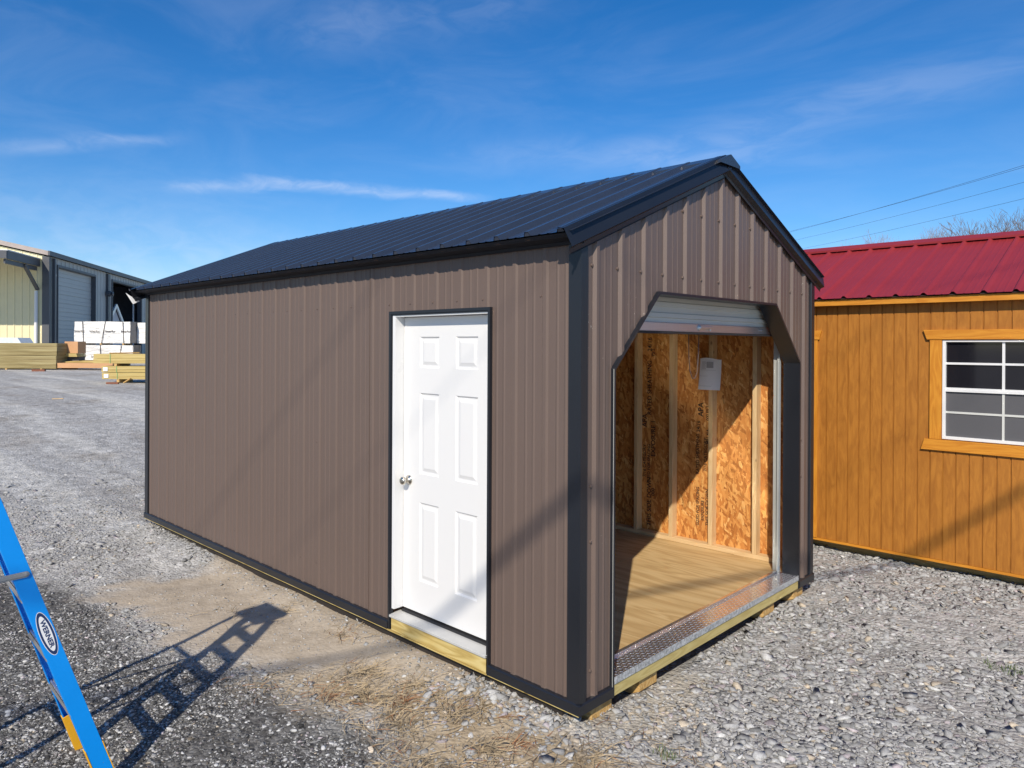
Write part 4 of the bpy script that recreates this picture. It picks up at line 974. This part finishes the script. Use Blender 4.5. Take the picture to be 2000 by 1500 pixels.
# sheet plywood at the far left, two units
PO = Vector((-48.55, 4.62, .52))
r = bundle("plywood_stack", PO, 5.68, .725, 1.5, M['plystack'], "lower unit of stacked plywood sheets at the photo's left edge", "plywood", "plywood units at the left", .02); blocks(r, PO, 5.68, 1.5, (.2, .5, .85))
r = bundle("plywood_stack", PO + UZ * .735, 5.72, .70, 1.5, M['plystack'], "upper unit of stacked plywood sheets, lying on another plywood unit", "plywood", "plywood units at the left", .02)
b = MB(); O = PO + UZ * 1.44 + rt * .5 + fw * .2
b.prism([O, O + rt * 3.05, O + rt * 2.85 + UZ * .30, O + rt * .2 + UZ * .30], fw * 1.1); o = b.build("wrapped_pack", M['tarp']); tag(o, "pale blue plastic wrapped pack lying on top of the plywood stack", "wrapped pack")
# white wrapped lumber packs
WO = Vector((-47.95, 10.40, .55))
for nm, off_, w_, h_, lab, st_ in (("wrapped_lumber", .38, 3.55, .93, "lower white wrapped lumber pack, under another wrapped pack before the warehouse", ((.14, .14), (.44, .44), (.78, .80))),
                            ("wrapped_lumber", 1.42, 3.45, 1.34, "upper white wrapped lumber pack with three straps, on another wrapped pack", ((.17, .15), (.49, .56), (.89, .87)))):
    O = WO + UZ * off_ + rt * (.07 if off_ < 1 else 0)
    r = bundle(nm, O, w_, h_, .95, M['wrap'], lab, "wrapped lumber", "white wrapped lumber packs", .03, straps=st_)
    zz = .62 * h_ - .1 if off_ > 1 else .22
    for f in (.10, .37, .65, .93)[:4 if off_ > 1 else 2]: b = MB(); b.text("Interfor", O + rt * f * w_ - fw * .05 + UZ * zz, rt, UZ, .20, bold=.01); b.build("print", M['ink'], r)
    blocks(r, O, w_, .95, (.15, .47, .87), .10)
r = bundle("wrapped_lumber", WO + UZ * 1.42 + rt * 3.5 + fw * .75, .95, 1.30, 1.2, M['wrap'], "rear white wrapped lumber pack peeking out right behind the front pair", "wrapped lumber", "white wrapped lumber packs", .02)
for i, (zz, lab) in enumerate(((1.75, "upper yellow lumber unit half hidden behind white wrapped packs"), (.70, "lower yellow lumber unit half hidden behind white wrapped packs"))):
    bundle("lumber_bundle", WO + UZ * zz + rt * 4.2 + fw * 1.6, 2.6, .98, 1.0, M['lumber'], lab, "lumber", "yellow lumber units")
# timbers of the pallet base and stack between
O = Vector((-44.89, 8.94, .56)); r = thing("timber_pile", O, "long low pile of orange brown timbers lying on the ground before the wrapped packs", "timber pile")
b = MB(); b.obox(O + rt * 1.6 + UZ * .14, rt * 1.6, fw * .5, UZ * .14); b.build("lower_boards", M['cardboard'], r)
b = MB()
for k in range(5): b.obox(O + rt * (1.5 + .12 * k) + fw * (.1 + .15 * k) + UZ * (.32 + .012 * k), rt * 1.45, fw * .09, UZ * .028)
b.build("upper_boards", M['lumber'], r); b = MB(); b.obox(O + rt * .35 + fw * .2 - UZ * .05, rt * .32, fw * .25, UZ * .055); b.build("bearer", M['brick'], r)
O = Vector((-45.05, 9.05, 1.36)); 
r = thing("board_crate", O, "tan upright crate panel on loose boards left of the white wrapped packs", "crate")
b = MB(); b.obox(O + rt * .35 + fw * .6 + UZ * .36, rt * .38, fw * .4, UZ * .34); b.build("panel", M['cardboard'], r); b = MB()
for k in range(3): b.obox(O + rt * (.30 + .05 * k) + fw * .5 - UZ * (.02 + .065 * k), rt * (.44 - .03 * k), fw * .45, UZ * .028)
b.build("loose_boards", M['lumber'], r); b = MB(); b.obox(O + rt * .4 + fw * .6 - UZ * .45, rt * .34, fw * .3, UZ * .28); b.build("support", M['dark'], r)
# yellow lumber near the shed's far corner
YO = Vector((-27.93, 6.01, .60)); 
def lumber_unit(O, w, h, lab, tagm=True, straps=((.16, .16),)):
    r = thing("lumber_bundle", O + rt * w / 2, lab, "lumber", "yellow lumber units"); rows = 2
    b = MB(); n = 7
    for j in range(rows):
        for i in range(n):
            jit = random.uniform(-.05, .05) if i else random.uniform(-.03, .02)
            c = O + rt * (w / 2 + jit) + fw * (.075 + .15 * i) + UZ * (h / rows * (j + .5))
            b.obox(c, rt * w / 2, fw * .072, UZ * (h / rows / 2 - .003))
    b.build("boards", M['lumber'], r)
    for a, c in straps: b = MB(); b.beam(O + rt * a * w - fw * .012, O + rt * c * w - fw * .012 + UZ * h, .02, .008, rt); b.build("strap", painted('green_strap', (.25, .45, .18), .5, .05), r)
    if tagm: b = MB(); b.obox(O + rt * .16 - fw * .02 + UZ * h * .5, rt * .085, fw * .004, UZ * .07); b.build("tag", M['paper'], r)
    return r
r = lumber_unit(YO, 3.6, .25, "bottom yellow lumber unit with white tag, beside the brown shed's far corner"); 
b = MB(); 
for f in (.6, 2.2, 3.3): b.obox(YO + rt * f + fw * .5 - UZ * .075, rt * .05, fw * .5, UZ * .07)
b.build("bearer", M['skid'], r)
lumber_unit(YO + UZ * .262 - rt * .03, 3.6, .235, "middle yellow lumber unit with white tag, between two other lumber units")
r = lumber_unit(YO + UZ * .60 - rt * .32, 3.9, .36, "top yellow lumber unit, thicker and set further left, no tag", False)
b = MB()
for f in (.5, 2.2, 3.3): b.obox(YO + rt * f + fw * .5 + UZ * .5485, rt * .05, fw * .5, UZ * .047)
b.build("bearer", M['skid'], r)
def stick(name, a, e, w, h, mat, lab, cat):
    b = MB(); b.beam(a, e, w, h, (0, 0, 1)); o = b.build(name, mat, bevel=.005); tag(o, lab, cat)
stick("wood_stick", YO + UZ * .985 + rt * .25 + fw * .05, YO + UZ * 1.0 + rt * .95 + fw * .9, .05, .05, M['skid'], "short stick lying across the topmost yellow lumber unit", "stick")
stick("wood_block", (-42.6, 7.0, .50), (-42.2, 7.5, .50), .13, .16, M['brick'], "short red brown block on the gravel before the plywood stack", "wood block")
stick("wood_block", (-27.0, 5.88, .49), (-26.7, 6.2, .49), .07, .09, M['brick'], "dark brown block on the gravel before the lowest yellow lumber unit", "wood block")
stick("wood_scrap", (-26.75, 6.4, .49), (-26.5, 6.55, .66), .04, .10, M['skid'], "broken scrap leaning up beside the dark block by the lumber", "wood scrap")
stick("wood_scrap", (-20.3, 2.5, float(gz(-20.3, 2.5)) + .01), (-20.2, 2.75, float(gz(-20.2, 2.75)) + .01), .02, .06, M['stud'], "pale wood scrap lying alone in the open gravel yard", "wood scrap")

# ================================================================== TREES AND WIRES
def bare_tree(x, y, H, label, seed, mat, spread=.34, group="bare winter trees behind the orange shed", twig=1.0):
    r = random.Random(seed); z0 = .2
    root = thing("bare_tree", (x, y, z0), label, "tree", group); tr = MB(); cr = MB()
    tr.tube([(x, y, z0 - .5), (x + r.uniform(-.2, .2), y, z0 + H * .25), (x + r.uniform(-.4, .4), y + r.uniform(-.3, .3), z0 + H * .45)], [H * .016, H * .012, H * .009], 8)
    base = Vector(tr.v[-1]) ; base = Vector((sum(v[0] for v in tr.v[-8:]) / 8, sum(v[1] for v in tr.v[-8:]) / 8, sum(v[2] for v in tr.v[-8:]) / 8))
    def grow(p, d, L, rad_, depth):
        q = p + d * L * .5 + Vector((r.gauss(0, .05), r.gauss(0, .05), 0)) * L; e = q + (d + Vector((r.gauss(0, .2), r.gauss(0, .2), r.gauss(.08, .1)))).normalized() * L * .5
        cr.tube([p, q, e], [rad_, rad_ * .8, rad_ * .58], 4 if depth > 1 else 6, cap=False)
        if depth >= 6: return
        for k in range(3 if depth < 5 else 2):
            a = r.uniform(0, 6.283); s = spread * r.uniform(.6, 1.7); ax = Vector((math.cos(a), math.sin(a), 0))
            nd = (d + ax * s + Vector((0, 0, .12))).normalized()
            grow(e if k < 2 else q, nd, L * r.uniform(.62, .86), max(rad_ * .62, .015 * twig), depth + 1)
    for k in range(4):
        a = k * 1.57 + r.uniform(-.4, .4); d = (Vector((math.cos(a), math.sin(a), 0)) * r.uniform(.2, .6) + UZ).normalized()
        grow(base - UZ * H * .06 * k, d, H * .17, H * .0055, 1)
    tr.build("trunk", mat, root); o = cr.build("crown", mat, root)
    zmax = max(v[2] for v in cr.v) - z0; return root, zmax
for i, (x, y, H, lab, mt, sd) in enumerate((
    (-20.4, 100.2, 17.5, "bare grey tree above the red roof, left of the two dense ones at right", 'bark', 3),
    (-18.5, 101.9, 17.7, "bare tree with dark forked limbs above the red roof's middle right", 'bark', 5),
    (-16.2, 104.0, 18.6, "taller bare tree above the red roof near the photo's right edge", 'bark', 8),
    (-14.2, 106.0, 18.6, "bare tree at the photo's very right edge above the red roof", 'bark', 13),
    (-31.0, 101.0, 17.2, "faint pale bare tree above the red roof's left part", 'barkhazy', 21),
    (-27.7, 103.5, 17.4, "faint thin bare tree above the red roof's left middle", 'barkhazy', 34),
    (-25.6, 105.0, 17.9, "faint bare treetop above the red roof, right of two paler ones", 'barkhazy', 55))):
    root, zm = bare_tree(x, y, H, lab, sd, M[mt], twig=1.0 if mt == 'bark' else .6)
    k = (H + .7) / zm
    for ch in root.children: ch.scale = (k, k, k)
def wire(a, e, r, lab, sag=.35):
    a, e = Vector(a), Vector(e); d = e - a; a2 = a - d * .35; e2 = e + d * .9
    pts = [a2.lerp(e2, i / 24) for i in range(25)]
    fa = .35 / 2.25; fe = 1.35 / 2.25
    def sg(t): return -sag * (t - fa) * (fe - t) * 12
    pts = [p + UZ * sg(i / 24) for i, p in enumerate(pts)]
    b = MB(); b.tube(pts, r, 5); o = b.build("power_line", M['cable']); tag(o, lab, "power line", "power lines over the orange shed")
wire((-42.53, 106.56, 19.74), (-8.684, 69.73, 17.12), .014, "topmost thin black power line, over its close twin above the red roof", .25)
wire((-42.53, 106.56, 19.86), (-8.683, 69.73, 16.96), .014, "second power line from the top, nearly touching the topmost one", .25)
wire((-42.525, 106.56, 18.30), (-8.677, 69.73, 15.71), .013, "third power line from the top, midway in the sky above the red roof", .25)
wire((-41.96, 107.1, 16.94), (-8.671, 69.74, 14.35), .013, "lowest power line, just above the bare trees and red roof", .25)
# service cables overhead on the sun side: their soft shadows cross the yard and both sheds
SUN = Vector((.4235, -.684, .594)).normalized(); cd = Vector((-.379, -.925, 0))
for p0, r_, cv, up, lab in (((-.342, 0, .94), .030, (-.379, -.925, 0), 14, "thick overhead cable behind the camera that throws a soft band across the white door"),
        ((-3.343, 0, 1.27), .006, (-.454, -.891, 0), 17, "thin overhead cable whose faint shadow crosses the upper middle of the long brown wall"),
        ((-2.317, 0, .838), .0045, (-.454, -.891, 0), 17, "thin overhead cable whose faint shadow meets the long wall near the white door")):
    cd = Vector(cv); c = Vector(p0) + SUN * up; b = MB(); b.tube([c - cd * 14, c, c + cd * 18], r_, 8); o = b.build("overhead_cable", M['cable']); tag(o, lab, "overhead cable", "overhead cables behind the camera")
# ------------------------------------------------------------------ camera
f, R_, U_, Fd = 1411.6, Vector((.7198, .6941, .0049)), Vector((-.0048, -.0020, 1.0)), Vector((-.6942, .7197, -.0018))
cd_ = bpy.data.cameras.new("camera"); cam = bpy.data.objects.new("camera", cd_); COL.objects.link(cam)
Fd.normalize(); R_ = (R_ - Fd * R_.dot(Fd)).normalized(); U_ = R_.cross(Fd)
cam.matrix_world = Matrix(((R_.x, U_.x, -Fd.x, 2.3864), (R_.y, U_.y, -Fd.y, -3.0118), (R_.z, U_.z, -Fd.z, 1.9633), (0, 0, 0, 1)))
cd_.sensor_width = 36; cd_.lens = f * 36 / 2000; cd_.shift_x = .0014; cd_.shift_y = -.0365; cd_.clip_end = 3000; cd_.clip_start = .05
S.camera = cam

# ------------------------------------------------------------------ light and sky
EL = math.asin(SUN.z); 
sl = bpy.data.lights.new("sun", 'SUN'); so = bpy.data.objects.new("sun", sl); COL.objects.link(so)
sl.energy = 4.5; sl.angle = rad(.53); sl.color = (1, .905, .77); so.rotation_euler = (-SUN).to_track_quat('-Z', 'Y').to_euler()
W = bpy.data.worlds.new("World"); S.world = W; W.use_nodes = True; t = W.node_tree; bg = t.nodes["Background"]
def wn(typ, ins=None, **kw):
    nd = t.nodes.new(typ)
    for k_, v in kw.items(): setattr(nd, k_, v)
    for k_, v in (ins or {}).items():
        if isinstance(v, bpy.types.NodeSocket): t.links.new(v, nd.inputs[k_])
        else: nd.inputs[k_].default_value = v
    return nd
sky = wn('ShaderNodeTexSky', sky_type='NISHITA', sun_disc=False); sky.sun_elevation = EL; sky.sun_rotation = math.atan2(SUN.x, SUN.y)
sky.air_density = 1.0; sky.dust_density = .25; sky.ozone_density = 5.0; sky.altitude = 300
tc = wn('ShaderNodeTexCoord').outputs["Generated"]
def wm(op, a, b_=0.0, clamp=False):
    m = wn('ShaderNodeMath', operation=op); m.use_clamp = clamp
    for i, v in enumerate((a, b_)):
        if isinstance(v, bpy.types.NodeSocket): t.links.new(v, m.inputs[i])
        else: m.inputs[i].default_value = v
    return m.outputs[0]
def wdot(v):
    d = wn('ShaderNodeVectorMath', {0: tc, 1: v}, operation='DOT_PRODUCT'); return d.outputs["Value"]
def wrange(x, a, b_, c_=0.0, d_=1.0):
    return wn('ShaderNodeMapRange', {0: x, 1: a, 2: b_, 3: c_, 4: d_}, interpolation_type='SMOOTHSTEP').outputs[0]
def streak(p, q, width, fade, amp):
    """wispy streak along the great circle through directions p and q"""
    p, q = Vector(p).normalized(), Vector(q).normalized(); n = p.cross(q).normalized(); mid = (p + q).normalized(); al = n.cross(mid)
    half = p.angle(q) / 2; s = wdot(al); d = wm('ABSOLUTE', wm('ADD', wdot(n), wm('MULTIPLY', wm('SUBTRACT', nz, .5), .03)))
    g = wm('MULTIPLY', wrange(d, width, 0.0), wrange(wm('ABSOLUTE', s), math.sin(half) * (1 + fade), math.sin(half) * (1 - fade)))
    return wm('MULTIPLY', g, amp)
mp = wn('ShaderNodeMapping', {"Vector": tc, "Rotation": (0, .25, -.8), "Scale": (1.0, 3.2, 7.0)}).outputs[0]
nz = wn('ShaderNodeTexNoise', {"Vector": mp, "Scale": 2.1, "Detail": 7.0, "Roughness": .58, "Distortion": .7}).outputs["Fac"]
mp2 = wn('ShaderNodeMapping', {"Vector": tc, "Rotation": (.3, 0, -.6), "Scale": (6.0, 22.0, 40.0)}).outputs[0]
nf = wn('ShaderNodeTexNoise', {"Vector": mp2, "Scale": 1.2, "Detail": 6.0, "Roughness": .6, "Distortion": .6}).outputs["Fac"]
cl = wm('MULTIPLY', wrange(nz, .36, .85), .10)
tx = wrange(nf, .28, .70, .25, 1.0)
for args in (((-.88, .426, .2075), (-.714, .671, .2005), .011, .25, .42), ((-.917, .352, .190), (-.87, .44, .200), .012, .4, .32), ((-.96, .182, .213), (-.906, .342, .248), .012, .5, .22),
             ((-.812, .445, .377), (-.60, .67, .43), .05, .4, .10), ((-.55, .80, .24), (-.1, .98, .33), .05, .4, .16), ((-.7, .66, .25), (-.3, .92, .23), .03, .4, .12), ((-.97, .10, .10), (-.86, .50, .075), .13, .6, .22)):
    cl = wm('ADD', cl, wm('MULTIPLY', streak(*args), tx))
cl = wm('MULTIPLY', cl, .76, True)
mx = wn('ShaderNodeMix', {0: cl, 6: sky.outputs[0], 7: (7.7, 8.2, 9.4, 1)}, data_type='RGBA')
hs = wn('ShaderNodeHueSaturation', {"Hue": .505, "Saturation": 1.30, "Value": 1.14, "Color": sky.outputs[0]})
t.links.new(hs.outputs[0], mx.inputs[6])
t.links.new(mx.outputs[2], bg.inputs[0]); bg.inputs[1].default_value = .10

S.view_settings.view_transform = 'Standard'; S.view_settings.look = 'None'; S.view_settings.gamma = 1; S.view_settings.exposure = 0.2
S.render.engine = 'CYCLES'; c = S.cycles
c.use_denoising = True; c.max_bounces = 8; c.diffuse_bounces = 4; c.glossy_bounces = 4; c.sample_clamp_indirect = 0; c.blur_glossy = 0; c.caustics_reflective = True; c.use_adaptive_sampling = True; c.adaptive_threshold = .01
